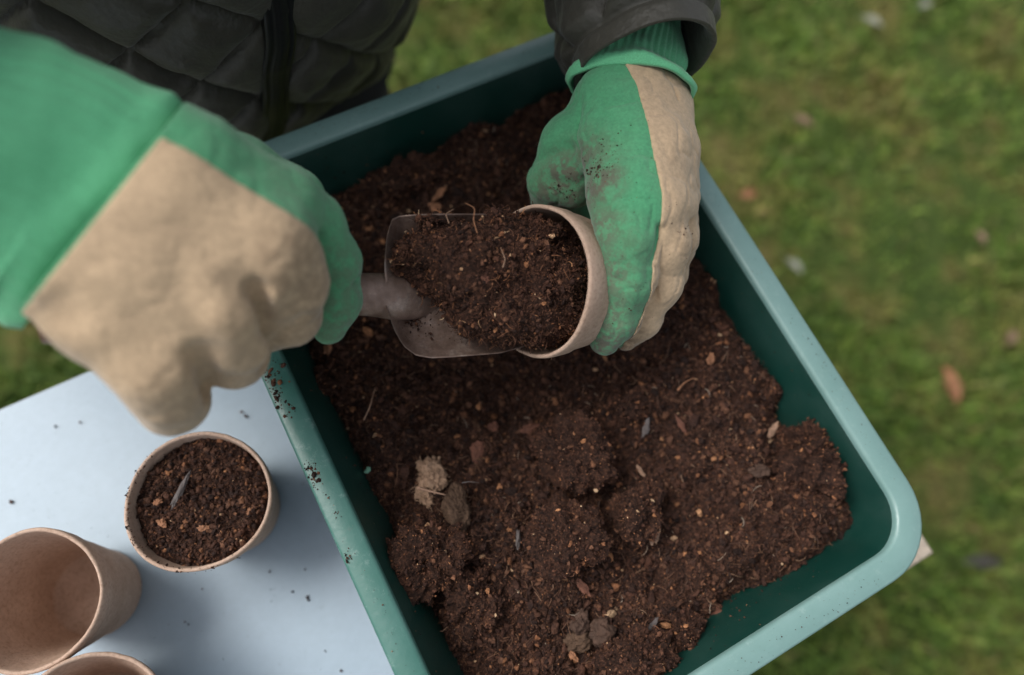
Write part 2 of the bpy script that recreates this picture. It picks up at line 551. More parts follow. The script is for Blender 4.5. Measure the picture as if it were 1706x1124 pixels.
def leaf(name, c, length, width, rz, mat, label, curl=.35, cat='leaf', group=None):
    nu, nv = 13, 7
    u = np.linspace(0, 1, nu)[:, None]; v = np.linspace(-1, 1, nv)[None, :]
    wd = width / 2 * np.sin(np.pi * np.clip(u, .01, .995)) ** .75 * (1 - .25 * u)
    x = (u - .5) * length + 0 * v
    y = wd * v * (1 + .12 * np.sin(u * 23 + v))
    z = .004 + curl * width * .5 * v ** 2 + .006 * np.sin(u * 3.0) + .001 * np.cos(v * 6)
    P = np.stack([x, y, z], -1).reshape(-1, 3)
    P2 = P.copy(); P2[:, 2] -= .0005
    F = grid_faces(nu, nv)
    bag = Bag(); bag.add(P, F); bag.add(P2, F[:, ::-1])
    t = np.linspace(0, 1, 5)
    st = []
    for k in t:
        for a in range(4):
            st.append((-length / 2 - k * length * .3, .0008 * math.cos(a * 1.57), .0045 + .0008 * math.sin(a * 1.57) + .002 * k))
    bag.add(np.array(st), grid_faces(5, 4, False, True))
    ob = bag.build(name, mat)
    ob.location = (c[0], c[1], .021)
    ob.rotation_euler = (rng.uniform(-.15, .15), rng.uniform(-.15, .15), rz)
    return tag(ob, label, cat, group)
leaf('fallen_leaf', (0.9985, 0.3284, 0.0200), .075, .036, R(105), M['leaf_orange'], 'orange brown fallen leaf lying upright on the lawn right of the tray')
leaf('fallen_leaf', (0.6195, 0.7329, 0.0200), .042, .026, R(10), M['leaf_orange'], 'small reddish leaf on the grass just outside the upper right rim')
leaf('fallen_leaf', (0.7673, 0.9210, 0.0200), .050, .022, R(-30), M['leaf_pink'], 'dull pink brown leaf on the lawn above the reddish one')
leaf('fallen_leaf', (1.1505, 0.4313, 0.0200), .035, .024, R(60), M['leaf_pink'], 'small pinkish leaf at the far right edge of the lawn')
leaf('pale_leaf', (0.7036, 0.5701, 0.0200), .042, .022, R(-50), M['leaf_pale'], 'whitish leaf scrap on grass beside the right rim of the tray')
leaf('pale_leaf', (0.9740, 1.2055, 0.0200), .050, .024, R(-35), M['leaf_pale'], 'greenish white leaf scrap near the top of the lawn')
leaf('pale_leaf', (1.1163, 1.2661, 0.0200), .042, .024, R(30), M['leaf_pale'], 'whitish leaf at the top edge right of the greenish white one')
leaf('pale_leaf', (1.1303, 0.6537, 0.0200), .034, .020, R(-70), M['leaf_pink'], 'faint beige leaf scrap on the lawn above the orange leaf')
leaf('dark_leaf', (0.9971, -0.0124, 0.0200), .075, .030, R(0), M['leaf_dark'], 'nearly black rotted leaf on the lawn at lower right')

# ------------------------------------------------------------------ table (aligned with the tray)
TC = (0.0658, 0.1245)
TA = R(27.9)
TABLE_Z = 0.76
def box(bag, x0, x1, y0, y1, z0, z1, bev=.0015):
    def ring(d, z):
        return [(x0 + d, y0 + d, z), (x1 - d, y0 + d, z), (x1 - d, y1 - d, z), (x0 + d, y1 - d, z)]
    V = np.array(ring(bev, z0) + ring(0, z0 + bev) + ring(0, z1 - bev) + ring(bev, z1))
    F = grid_faces(4, 4, False, True)
    bag.add(V, [F[:, ::-1], np.array([[3, 2, 1, 0], [12, 13, 14, 15]])])
table = empty('work_table', (TC[0], TC[1], 0), TA)
tag(table, 'low table with a pale blue painted top under the tray and pots', 'table')
bt = Bag(); box(bt, -.95, .2050, -.2350, .1715, TABLE_Z - .0004, TABLE_Z, .0001)
bt.build('table_top', M['table'], table, smooth=False)
bt = Bag(); box(bt, -.951, .2310, -.2610, .1725, TABLE_Z - .020, TABLE_Z - .0006)
bt.build('board_core', M['raw_board'], table, smooth=False)
for lx in (-.90, .18):
    for ly in (-.21, .12):
        bl = Bag(); box(bl, lx - .014, lx + .014, ly - .014, ly + .014, 0, TABLE_Z - .0205)
        bl.build('leg', M['table_leg_metal'], table, smooth=False)
for ly in (-.21, .12):
    bl = Bag(); box(bl, -.88, .16, ly - .008, ly + .008, TABLE_Z - .055, TABLE_Z - .0208)
    bl.build('rail', M['table_leg_metal'], table, smooth=False)

# ------------------------------------------------------------------ tray
RIM_Z = 0.88
HW, HL = .1700, .2242
def rrect(hw, hl, r, z, n=10, ns=14):
    pts = []
    for cx, cy, a0 in ((hw - r, -(hl - r), -90), (hw - r, hl - r, 0), (-(hw - r), hl - r, 90), (-(hw - r), -(hl - r), 180)):
        for k in range(n + 1):
            a = R(a0 + 90 * k / n)
            pts.append((cx + r * math.cos(a), cy + r * math.sin(a)))
    out = []
    for i in range(len(pts)):
        p, q = np.array(pts[i]), np.array(pts[(i + 1) % len(pts)])
        out.append(p)
        if (i % (n + 1)) == n:
            for k in range(1, ns): out.append(p + (q - p) * k / ns)
    out = np.array(out)
    return np.concatenate([out, np.full((len(out), 1), z)], 1)
RO = .046
def loops(spec, bow=True):
    L = []
    for off, dz in spec:
        l = rrect(HW - off, HL - off, max(.008, RO - off * .95), dz)
        # long sides of a thin plastic tray bow very slightly
        l[:, 2] += .0012 * np.sin(l[:, 1] * 11 + 1.0) * (1 if dz > -.05 else 0)
        L.append(l)
    n = len(L[0])
    return np.concatenate(L), grid_faces(len(L), n, False, True)
tray = empty('potting_tray', (TC[0], TC[1], RIM_Z), TA)
tag(tray, 'deep green plastic potting tray with a pale wide rim, full of soil', 'tray')
WT = .018 + .020       # wall offset at the floor
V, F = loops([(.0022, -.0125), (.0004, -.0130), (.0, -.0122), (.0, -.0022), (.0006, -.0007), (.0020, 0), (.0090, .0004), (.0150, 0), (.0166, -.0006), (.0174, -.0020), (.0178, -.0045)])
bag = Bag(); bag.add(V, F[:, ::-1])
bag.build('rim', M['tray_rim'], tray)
def wall_off(d): return .0180 + .27 * d
V, F = loops([(.0022, -.0126), (.0022, -.0028), (.0150, -.0028), (wall_off(.030) - .003, -.030), (wall_off(.112) - .003, -.112), (wall_off(.118) + .002, -.1190)])
n = len(rrect(.1, .1, .01, 0))
bag = Bag(); bag.add(V, F)
V2, F2 = loops([(.0178, -.0044), (wall_off(.012), -.012), (wall_off(.03), -.030), (wall_off(.06), -.060), (wall_off(.105), -.105), (wall_off(.112) + .006, -.1135)])
bag.add(V2, F2[:, ::-1])
last = V2[-n:]; ctr = last.mean(0)
bag.add(np.vstack([last, ctr]), np.array([[i, (i + 1) % n, n] for i in range(n)]))
last = V[-n:]; ctr = last.mean(0)
bag.add(np.vstack([last, ctr]), np.array([[(i + 1) % n, i, n] for i in range(n)]))
bag.build('basin', M['tray_wall'], tray)

def to_tray(p):
    d = np.asarray(p, float)[..., :2] - np.array(TC)
    c, s = math.cos(TA), math.sin(TA)
    return np.stack([d[..., 0] * c + d[..., 1] * s, -d[..., 0] * s + d[..., 1] * c], -1)

# ------------------------------------------------------------------ soil: crumbs, fibres, height field
def ico():
    t = (1 + 5 ** .5) / 2
    v = np.array([(-1, t, 0), (1, t, 0), (-1, -t, 0), (1, -t, 0), (0, -1, t), (0, 1, t), (0, -1, -t), (0, 1, -t), (t, 0, -1), (t, 0, 1), (-t, 0, -1), (-t, 0, 1)], float)
    v /= np.linalg.norm(v[0])
    f = np.array([(0, 11, 5), (0, 5, 1), (0, 1, 7), (0, 7, 10), (0, 10, 11), (1, 5, 9), (5, 11, 4), (11, 10, 2), (10, 7, 6), (7, 1, 8), (3, 9, 4), (3, 4, 2), (3, 2, 6), (3, 6, 8), (3, 8, 9), (4, 9, 5), (2, 4, 11), (6, 2, 10), (8, 6, 7), (9, 8, 1)])
    return v, f
ICO_V, ICO_F = ico()
OCT_V = np.array([(1, 0, 0), (-1, 0, 0), (0, 1, 0), (0, -1, 0), (0, 0, 1), (0, 0, -1)], float)
OCT_F = np.array([(0, 2, 4), (2, 1, 4), (1, 3, 4), (3, 0, 4), (2, 0, 5), (1, 2, 5), (3, 1, 5), (0, 3, 5)])

def rand_rot(n):
    q = rng.normal(size=(n, 4)); q /= np.linalg.norm(q, axis=1)[:, None]
    w, x, y, z = q.T
    return np.stack([np.stack([1 - 2 * (y * y + z * z), 2 * (x * y - z * w), 2 * (x * z + y * w)], -1),
                     np.stack([2 * (x * y + z * w), 1 - 2 * (x * x + z * z), 2 * (y * z - x * w)], -1),
                     np.stack([2 * (x * z - y * w), 2 * (y * z + x * w), 1 - 2 * (x * x + y * y)], -1)], -2)

def crumbs(bag, P, r, jitter=.33, flat=(.45, 1.0), big=.0013):
    """irregular grains at P with radius r"""
    for sel, (bv, bf) in ((r >= big, (ICO_V, ICO_F)), (r < big, (OCT_V, OCT_F))):
        Q, rr = P[sel], r[sel]
        n = len(Q)
        if not n: continue
        v = bv[None] * (1 + rng.uniform(-jitter, jitter, (n, len(bv), 1)))
        sc = np.stack([rng.uniform(.8, 1.5, n), rng.uniform(.6, 1.0, n), rng.uniform(flat[0], flat[1], n)], -1)
        v = v * sc[:, None, :] * rr[:, None, None]
        v = np.einsum('nij,nkj->nki', rand_rot(n), v) + Q[:, None, :]
        bag.add(v.reshape(-1, 3), (bf[None] + (np.arange(n) * len(bv))[:, None, None]).reshape(-1, 3))

def fibres(bag, P, length, width=.00022, up=.35, curl=1.2):
    n = len(P)
    if not n: return
    a = rng.uniform(0, 2 * math.pi, n)
    k = rng.uniform(-curl, curl, n)
    el = rng.uniform(-.25, up, n)
    w = width * rng.uniform(.6, 1.9, n)
    S = 5
    pts = [P.copy()]
    cur = P.copy(); aa = a.copy(); e = el.copy()
    for i in range(S - 1):
        d = np.stack([np.cos(aa) * np.cos(e), np.sin(aa) * np.cos(e), np.sin(e)], -1)
        cur = cur + d * (length / (S - 1))[:, None]
        pts.append(cur.copy()); aa = aa + k * rng.uniform(.2, 1.2, n); e = e - .28
    pts = np.stack(pts, 1)
    sd = np.stack([-np.sin(a), np.cos(a), 0 * a], -1)[:, None, :] * w[:, None, None]
    up_ = np.array([0, 0, 1.0])[None, None] * w[:, None, None]
    rings = np.stack([pts - sd, pts + up_, pts + sd], 2)      # n, S, 3 verts, 3
    F = grid_faces(S, 3, False, True)
    bag.add(rings.reshape(-1, 3), (F[None] + (np.arange(n) * S * 3)[:, None, None]).reshape(-1, 4))

def sizes(n, lo=.0004, hi=.0032, p=2.6):
    p = p + .45
    u = rng.random(n)
    return lo * (1 - u * (1 - (lo / hi) ** (p - 1))) ** (-1 / (p - 1))

# mounds (where, radius, height) seen in the heap
MOUNDS = [((0.0784, 0.0092, 0.8400), .030, .012), ((-0.0103, 0.0074, 0.8300), .028, .015), ((0.0858, 0.0645, 0.8400), .030, .006), ((0.1824, 0.0824, 0.8400), .060, .010),
          ((0.2472, 0.0341, 0.8300), .036, .012), ((0.2054, 0.0096, 0.8300), .045, .008), ((-0.0440, 0.0890, 0.8300), .036, .008), ((0.0150, 0.0167, 0.8400), .028, .006),
          ((-0.0866, 0.1136, 0.8300), .026, .010), ((0.0631, -0.0467, 0.8300), .050, .006), ((0.1613, 0.1525, 0.8400), .045, .012), ((0.1962, 0.1912, 0.8400), .030, .012),
          ((-0.0608, 0.2539, 0.8400), .050, .006), ((0.0147, 0.3106, 0.8300), .045, .008), ((0.0676, 0.3358, 0.8300), .040, .004), ((0.1279, 0.0288, 0.8400), .022, .007),
          ((0.1550, -0.0438, 0.8300), .030, .008), ((0.2062, 0.1265, 0.8400), .040, .012), ((0.2384, 0.1116, 0.8400), .016, .008), ((0.1228, 0.0942, 0.8400), .020, .006), ((-0.0489, 0.0323, 0.8300), .020, .006),
          ((0.0434, 0.1164, 0.8300), .050, -.016), ((-0.0203, 0.1150, 0.8300), .030, -.006), ((0.1087, 0.1178, 0.8300), .03, -.008), ((0.1970, -0.0329, 0.8300), .03, -.006),
          ((0.2370, 0.0981, 0.8300), .012, -.010), ((-0.0333, 0.0363, 0.8300), .016, -.008), ((0.2493, 0.0508, 0.8300), .010, -.012)]
def soil_h(Q):
    x, y = Q[..., 0], Q[..., 1]
    h = -.042 + .045 * x - .010 * y
    for c, r, a in MOUNDS:
        t = to_tray(np.array(c))
        d2 = (x - t[0]) ** 2 + (y - t[1]) ** 2
        h = h + a * np.exp(-d2 / (r * r * .6))
    h = h + .0050 * fbm(Q, 24, 2, 3)
    w = vnoise(Q, 48, 51); h = h + .0050 * (np.sqrt(np.abs(w)) - .5)
    n = fbm(Q, 70, 2, 11); h = h + .0034 * n
    n = fbm(Q, 190, 2, 21); h = h + .0018 * n
    h = h + .0008 * fbm(Q, 620, 2, 31)
    # falls away unevenly against the walls
    e = np.minimum(HW - .028 - np.abs(x), HL - .028 - np.abs(y))
    e = e + .006 * fbm(Q, 45, 2, 41)
    h = h - .010 * np.exp(-np.clip(e, 0, 1) / .006)
    return h
def in_tray(Q, off):
    hw, hl, r = HW - off, HL - off, max(.008, RO - off * .95)
    ax, ay = np.abs(Q[..., 0]) - (hw - r), np.abs(Q[..., 1]) - (hl - r)
    return np.hypot(np.maximum(ax, 0), np.maximum(ay, 0)) + np.minimum(np.maximum(ax, ay), 0) - r
nx, ny = 250, 330
gx = np.linspace(-HW + .0270, HW - .0270, nx); gy = np.linspace(-HL + .0270, HL - .0270, ny)
X, Y = np.meshgrid(gx, gy, indexing='ij')
Q = np.stack([X, Y], -1)
# pull the corners of the sheet inside the rounded tray
sdv = in_tray(Q, .0268)
k = np.where(sdv > 0, 1, 0)
H = soil_h(Q)
Vs = np.concatenate([Q, H[..., None]], -1).reshape(-1, 3)
Fs = grid_faces(nx, ny)
okv = (sdv.reshape(-1) < .001)
Fs = Fs[okv[Fs].all(1)]
sb = Bag(); sb.add(Vs, Fs, 1)
def scatter(n, margin=.0285):
    q = np.stack([rng.uniform(-HW + margin, HW - margin, n), rng.uniform(-HL + margin, HL - margin, n)], -1)
    return q[in_tray(q, margin) < 0]
q = scatter(105000)
r = sizes(len(q), .00038, .0030, 2.5)
hz = soil_h(q)
crumbs(sb, np.concatenate([q, (hz + r * rng.uniform(-.3, .8, len(q)))[:, None]], -1), r)
q = scatter(420)
r = sizes(len(q), .0022, .0052, 2.6)
crumbs(sb, np.concatenate([q, (soil_h(q) + r * .25)[:, None]], -1), r, .25, (.4, .8))
soil = sb.build('potting_soil', SOIL, smooth=False)
soil.location = tray.location; soil.rotation_euler = tray.rotation_euler
tag(soil, 'dark brown crumbly compost heaped inside the green tray', 'soil', kind='stuff')
fb = Bag()
q = scatter(5200)
fibres(fb, np.concatenate([q, (soil_h(q) + .0012)[:, None]], -1), rng.uniform(.003, .010, len(q)) * np.where(rng.random(len(q)) < .05, 1.8, 1), .00017, .35, .7)
fo = fb.build('root_fibres', M['fibre'], smooth=False)
fo.location = tray.location; fo.rotation_euler = tray.rotation_euler
tag(fo, 'fine root fibres and straw bits lying over the compost', 'fibres', kind='stuff')

def soil_top(p):
    """world point on the soil under world x,y"""
    t = to_tray(np.array(p))
    return np.array([p[0], p[1], RIM_Z + float(soil_h(t[None])[0])])

# ------------------------------------------------------------------ clods, stones, chips on the soil
def lump_mesh(rad, sub, amp, seed, rough=.25):
    import bmesh
    bm = bmesh.new()
    bmesh.ops.create_icosphere(bm, subdivisions=sub, radius=1.0)
    V = np.array([v.co[:] for v in bm.verts]); F = np.array([[v.index for v in f.verts] for f in bm.faces])
    bm.free()
    S = seed * 3.7
    d = 1 + amp * fbm(V + S, 1.3, 3, seed) + rough * amp * fbm(V + S, 6.0, 3, seed + 5)
    return V * d[:, None] * np.array(rad), F

def rot_z(V, a):
    c, s = math.cos(a), math.sin(a)
    return np.stack([V[:, 0] * c - V[:, 1] * s, V[:, 0] * s + V[:, 1] * c, V[:, 2]], -1)

def clod(name, p, rad, rz, mat, label, sub=5, amp=.28, ncr=0, nf=0, sink=.18, cat='soil clod', group=None, seed=None, rmin=.0004, rmax=.0018):
    seed = seed if seed is not None else int(abs(p[0] * 7919 + p[1] * 104729) * 10) % 97
    V, F = lump_mesh(rad, sub, amp * (1.7 if ncr > 600 else 1), seed, .5 if ncr > 600 else .25)
    V = rot_z(V, rz)
    two = mat is M['soil']
    if two: mat = M['clod']
    bag = Bag(); bag.add(V, F, 1 if two else 0)
    if ncr:
        i = rng.choice(len(V), ncr)
        r = sizes(ncr, rmin, rmax, 2.4)
        crumbs(bag, V[i] * 1.0 + rng.normal(0, .0006, (ncr, 3)), r)
    if nf:
        i = rng.choice(np.where(V[:, 2] > 0)[0], nf)
        fibres(bag, V[i] * 1.01, rng.uniform(.003, .008, nf), .00016)
    t = soil_top(p)
    ob = bag.build(name, [M['clod'], M['mass']] if two else mat, smooth=not ncr)
    ob.location = (t[0], t[1], t[2] + rad[2] * (1 - 2 * sink) if sink is not None else p[2])
    return tag(ob, label, cat, group)
clod('soil_clod', (0.0850, 0.0650, 0.8450), (.0255, .0200, .0185), R(-38), M['soil'], 'large rounded peat clod in the middle of the soil', ncr=2600, nf=60, amp=.16)
clod('soil_clod', (0.2514, 0.0696, 0.8480), (.0285, .0245, .022), R(20), M['soil'], 'biggest crusted lump of soil against the right tray wall', ncr=4200, nf=90, amp=.3)
clod('soil_clod', (0.1269, 0.0256, 0.8400), (.0150, .018, .0150), R(-10), M['soil'], 'medium clod right of the large middle clod and below it', ncr=1500, nf=30, amp=.22)
clod('soil_clod', (0.1190, -0.0610, 0.8350), (.0215, .0165, .018), R(10), M['soil'], 'crumbly clod near the bottom edge beside the small round stone', ncr=2000, nf=60, amp=.2)
clod('soil_clod', (0.1531, -0.0470, 0.8350), (.0120, .0105, .010), R(50), M['soil'], 'small clod close to the lower tray wall', ncr=1000, nf=25)
clod('soil_clod', (0.1238, 0.0972, 0.8400), (.0095, .0095, .008), R(0), M['soil'], 'round little clod below the gloved fingertips', ncr=700, nf=15)
clod('soil_clod', (-0.0111, -0.0002, 0.8350), (.0245, .023, .018), R(30), M['soil'], 'broad low clod by the left wall below the pale tuft', ncr=3200, nf=80, amp=.22)
clod('soil_clod', (0.0764, 0.0092, 0.8400), (.026, .021, .016), R(-20), M['soil'], 'wide flat clod below the large middle clod', ncr=2600, nf=70, amp=.2)
clod('soil_clod', (-0.0898, 0.1123, 0.8350), (.015, .012, .010), R(40), M['soil'], 'dark clod at the left wall just below the gloved fist', ncr=1400, nf=40)
clod('soil_clod', (0.0198, -0.0243, 0.8350), (.013, .016, .010), R(0), M['soil'], 'clod between the left wall and the flat clod low in the tray', ncr=1400, nf=30)
clod('soil_clod', (-0.0304, 0.2705, 0.8400), (.018, .014, .010), R(0), M['soil'], 'clod in the upper part of the tray behind the trowel', ncr=1600, nf=30)
clod('stone', (0.1004, -0.0471, 0.8400), (.0082, .0074, .0062), R(0), M['stone'], 'small round brown stone near the bottom of the soil', 5, .34, cat='stone', sink=.2)
clod('stone', (0.0874, -0.0417, 0.8400), (.0060, .0070, .0052), R(20), M['stone'], 'pebble touching the round stone on its upper left', 5, .4, cat='stone', sink=.2)
clod('stone', (0.0856, -0.0535, 0.8350), (.0080, .0062, .005), R(10), M['olive_clump'], 'dull yellowish pebble below left of the round stone', 5, .4, cat='stone', sink=.25)
clod('stone', (0.2096, 0.0542, 0.8450), (.0062, .0042, .0036), R(0), M['stone'], 'dark grey stone left of the biggest crusted lump', 5, .4, cat='stone', sink=.25)
clod('stone', (0.1792, -0.0354, 0.8350), (.0058, .0052, .0048), R(0), M['reddish_bark'], 'reddish pebble beside the lower right soil edge', 4, .2, cat='stone', sink=.2)
clod('fibre_tuft', (-0.0110, 0.0489, 0.8450), (.0108, .0085, .0070), R(-60), M['pale_fibre'], 'pale straw coloured root tuft left of centre in the soil', 5, .5, 420, 70, .25, 'root tuft', rmin=.0005, rmax=.0017)
clod('fibre_tuft', (-0.0137, 0.0369, 0.8450), (.0060, .0045, .0040), R(-50), M['pale_fibre'], 'smaller pale root tuft hanging below the straw coloured one', 5, .5, 200, 40, .2, 'root tuft', rmin=.0004, rmax=.0014)
clod('moss_clump', (0.0076, 0.0286, 0.8450), (.0090, .0145, .0095), R(15), M['olive_clump'], 'smooth olive brown clump below right of the pale tuft', 5, .22, 420, 16, .05, 'moss clump', rmin=.0003, rmax=.0009)

def chip(name, p, L, Wd, T, rz, mat, label, tilt=.2, cat='bark chip', group=None, lift=.0):
    V, F = lump_mesh((L / 2, Wd / 2, T / 2), 3, .3, int(rng.integers(1, 90)), .8)
    e = np.abs(V / np.array((L / 2, Wd / 2, T / 2)))
    V = V * (1 + .25 * np.clip(e.max(1, keepdims=True) - .6, 0, 1))
    ob = np_mesh(name, V, F, mat, smooth=False)
    t = soil_top(p)
    ob.location = (t[0], t[1], t[2] + T * .5 + .0018 + lift)
    ob.rotation_euler = (rng.uniform(-tilt, tilt), rng.uniform(-tilt, tilt), rz)
    return tag(ob, label, cat, group)
chip('bark_chip', (0.0207, 0.0678, 0.8450), .0125, .0090, .004, R(80), M['reddish_bark'], 'flat reddish chip above right of the pale tuft')
chip('bark_chip', (0.0565, 0.0842, 0.8450), .0130, .0055, .004, R(15), M['reddish_bark'], 'red brown chip above left of the large middle clod')
chip('bark_chip', (0.0315, 0.0863, 0.8450), .0075, .0060, .004, R(0), M['reddish_bark'], 'small red crumb of bark left of the red brown chip')
chip('bark_chip', (0.1369, 0.0144, 0.8500), .0125, .0062, .005, R(78), M['pale_wood'], 'upright pinkish chip resting right of the medium clod', lift=.002)
chip('bark_chip', (0.2252, 0.0831, 0.8500), .0105, .0042, .003, R(60), M['pale_wood'], 'pale wood splinter at the left edge of the biggest lump', lift=.002)
chip('bark_chip', (0.0876, -0.0188, 0.8400), .0125, .0045, .003, R(-50), M['reddish_bark'], 'orange red chip below the wide flat clod')
chip('bark_chip', (-0.0114, 0.2546, 0.8450), .0160, .0040, .003, R(55), M['orange_wood'], 'bright orange wood shaving behind the trowel blade', lift=.001)
chip('bark_chip', (-0.0142, 0.2451, 0.8450), .0080, .0070, .003, R(-20), M['orange_wood'], 'short orange chip touching the bright wood shaving')
chip('bark_chip', (-0.0840, 0.1363, 0.8450), .0075, .0055, .003, R(80), M['orange_wood'], 'orange red chip just under the green fingertip of the fist')
chip('bark_chip', (0.1801, 0.1295, 0.8500), .0080, .0045, .003, R(80), M['orange_wood'], 'small orange chip right of the gloved fingertips')
chip('bark_chip', (0.1316, 0.0545, 0.8500), .0070, .0028, .002, R(-55), M['pale_wood'], 'thin pale chip right of the large middle clod')
chip('bark_chip', (0.0822, -0.0607, 0.8400), .0070, .0030, .002, R(-50), M['orange_wood'], 'tiny orange sliver left of the crumbly bottom clod')
chip('bark_chip', (-0.0427, 0.0199, 0.8400), .0085, .0060, .003, R(-70), M['reddish_bark'], 'reddish chip at the left soil edge beside the broad clod')
chip('bark_chip', (0.1580, 0.0846, 0.8450), .0100, .0035, .003, R(-60), M['reddish_bark'], 'slim red brown chip in the soil above the dark grey stone')
chip('slate_sliver', (0.0469, 0.0091, 0.8450), .0120, .0026, .002, R(88), M['blue_grey_slate'], 'grey sliver standing out between the tuft and flat clod', cat='sliver', lift=.001)
chip('slate_sliver', (0.1297, -0.0441, 0.8450), .0110, .0034, .002, R(48), M['blue_grey_slate'], 'grey feather like sliver on top of the crumbly bottom clod', cat='sliver', lift=.008)
chip('slate_sliver', (0.1341, 0.0825, 0.8450), .0110, .0034, .002, R(72), M['blue_grey_slate'], 'grey sliver lying right of the round little clod', cat='sliver', lift=.001)
chip('green_bead', (-0.0520, 0.0537, 0.8400), .0038, .0030, .002, R(40), M['green_bead'], 'tiny mint green fleck near the left wall', cat='fleck')

def twig(name, pts, r, mat, label, cat='twig'):
    pts = np.array(pts, float)
    t = np.linspace(0, len(pts) - 1, 18)
    C = np.stack([np.interp(t, np.arange(len(pts)), pts[:, i]) for i in range(3)], -1)
    for _ in range(3): C[1:-1] = (C[:-2] + C[2:] + 2 * C[1:-1]) / 4
    bag = Bag(); bag.add(*tube(C, np.full((18, 2), r) * np.linspace(1.2, .5, 18)[:, None], 6))
    return tag(bag.build(name, mat), label, cat)
def frames(C, sidev=None):
    T = np.gradient(C, axis=0); T /= np.linalg.norm(T, axis=1)[:, None]
    if sidev is not None:
        Wv = np.array(sidev)[None] - T * (T @ np.array(sidev))[:, None]
        Wv /= np.linalg.norm(Wv, axis=1)[:, None]
        return T, np.cross(Wv, T), Wv
    up = np.array([0, 0, 1.0]) if abs(T[0, 2]) < .9 else np.array([1.0, 0, 0])
    U = []
    u = up - T[0] * (up @ T[0]); u /= np.linalg.norm(u)
    for t in T:
        u = u - t * (u @ t); u /= np.linalg.norm(u); U.append(u.copy())
    U = np.array(U)
    return T, U, np.cross(T, U)
def tube(C, rad, ns=24, disp=None, cap=True, sidev=None):
    """rad (n,2): radii along U (up-ish) and W (sideways)"""
    T, U, Wv = frames(C, sidev)
    th = np.linspace(0, 2 * math.pi, ns, endpoint=False)
    P = C[:, None] + U[:, None] * (rad[:, :1] * np.cos(th))[..., None] + Wv[:, None] * (rad[:, 1:] * np.sin(th))[..., None]
    if disp is not None:
        Nn = U[:, None] * np.cos(th)[None, :, None] + Wv[:, None] * np.sin(th)[None, :, None]
        P = P + Nn * disp[..., None]
    n = len(C)
    F = grid_faces(n, ns, False, True)[:, ::-1]
    V = P.reshape(-1, 3)
    if not cap: return V, F
    V = np.vstack([V, C[0], C[-1]])
    c0 = np.array([[i, (i + 1) % ns, n * ns] for i in range(ns)])
    c1 = np.array([[(n - 1) * ns + (i + 1) % ns, (n - 1) * ns + i, n * ns + 1] for i in range(ns)])
    return V, [F, c0[:, ::-1], c1[:, ::-1]]
twig('twig', [(0.1563, 0.1080, 0.8580), (0.1603, 0.1129, 0.8610), (0.1689, 0.1172, 0.8580)], .0006, M['orange_wood'], 'curved orange straw below right of the gloved fingertips')
twig('twig', [(-0.0558, 0.0855, 0.8480), (-0.0516, 0.0945, 0.8520), (-0.0496, 0.1081, 0.8480)], .0005, M['pale_wood'], 'thin straw near the left wall below the trowel')
twig('twig', [(-0.0180, 0.0409, 0.8600), (-0.0103, 0.0385, 0.8620), (-0.0005, 0.0365, 0.8600)], .0009, M['pale_wood'], 'pale stalk lying across the straw coloured root tuft')
twig('twig', [(0.0100, 0.0441, 0.8600), (0.0146, 0.0448, 0.8610), (0.0208, 0.0442, 0.8600)], .0004, M['blue_grey_slate'], 'hair thin grey stalk right of the pale tuft')

# ------------------------------------------------------------------ fibre pots
def pot_mesh(R0=.0445, R1=.0315, Hh=.088, wob=.0009, seed=0):
    prof = [(R1 - .004, .000), (R1, .0015), (R1 + .0008, .004)]
    for k in range(1, 13):
        t = k / 12
        prof.append((R1 + (R0 - .0016 - R1) * t, .004 + (Hh - .018) * t))
    prof += [(R0 - .0008, Hh - .0125), (R0 - .0002, Hh - .006), (R0, Hh - .0015), (R0 - .0006, Hh), (R0 - .0020, Hh), (R0 - .0026, Hh - .0012)]
    for k in range(13):
        t = 1 - k / 12
        prof.append((R1 - .0022 + (R0 - .0028 - R1 + .0022) * t, .004 + (Hh - .008) * t))
    prof.append((.004, .0035))
    ns = 96
    th = np.linspace(0, 2 * math.pi, ns, endpoint=False)
    P = np.array([[(r * math.cos(a), r * math.sin(a), z) for a in th] for r, z in prof])
    nn = np.stack([np.cos(th), np.sin(th), 0 * th], -1)
    z = P[..., 2:3]
    wv = wob * (np.sin(2 * th + seed) + .6 * np.sin(3 * th + 2 * seed))[None, :, None] * (z / Hh)
    P = P + nn[None] * (wv + .00018 * fbm(P + seed, 160, 2, seed)[..., None])
    P[..., 2] += .0005 * (P[..., 2] / Hh) * np.sin(3 * th + seed)[None]
    n = len(prof)
    V = np.vstack([P.reshape(-1, 3), [0, 0, 0.0], [0, 0, .0035]])
    F = grid_faces(n, ns, False, True)[:, ::-1]
    c0 = np.array([[i, (i + 1) % ns, n * ns] for i in range(ns)])
    c1 = np.array([[(n - 1) * ns + (i + 1) % ns, (n - 1) * ns + i, n * ns + 1] for i in range(ns)])
    return V, [F, c0[:, ::-1], c1[:, ::-1]]

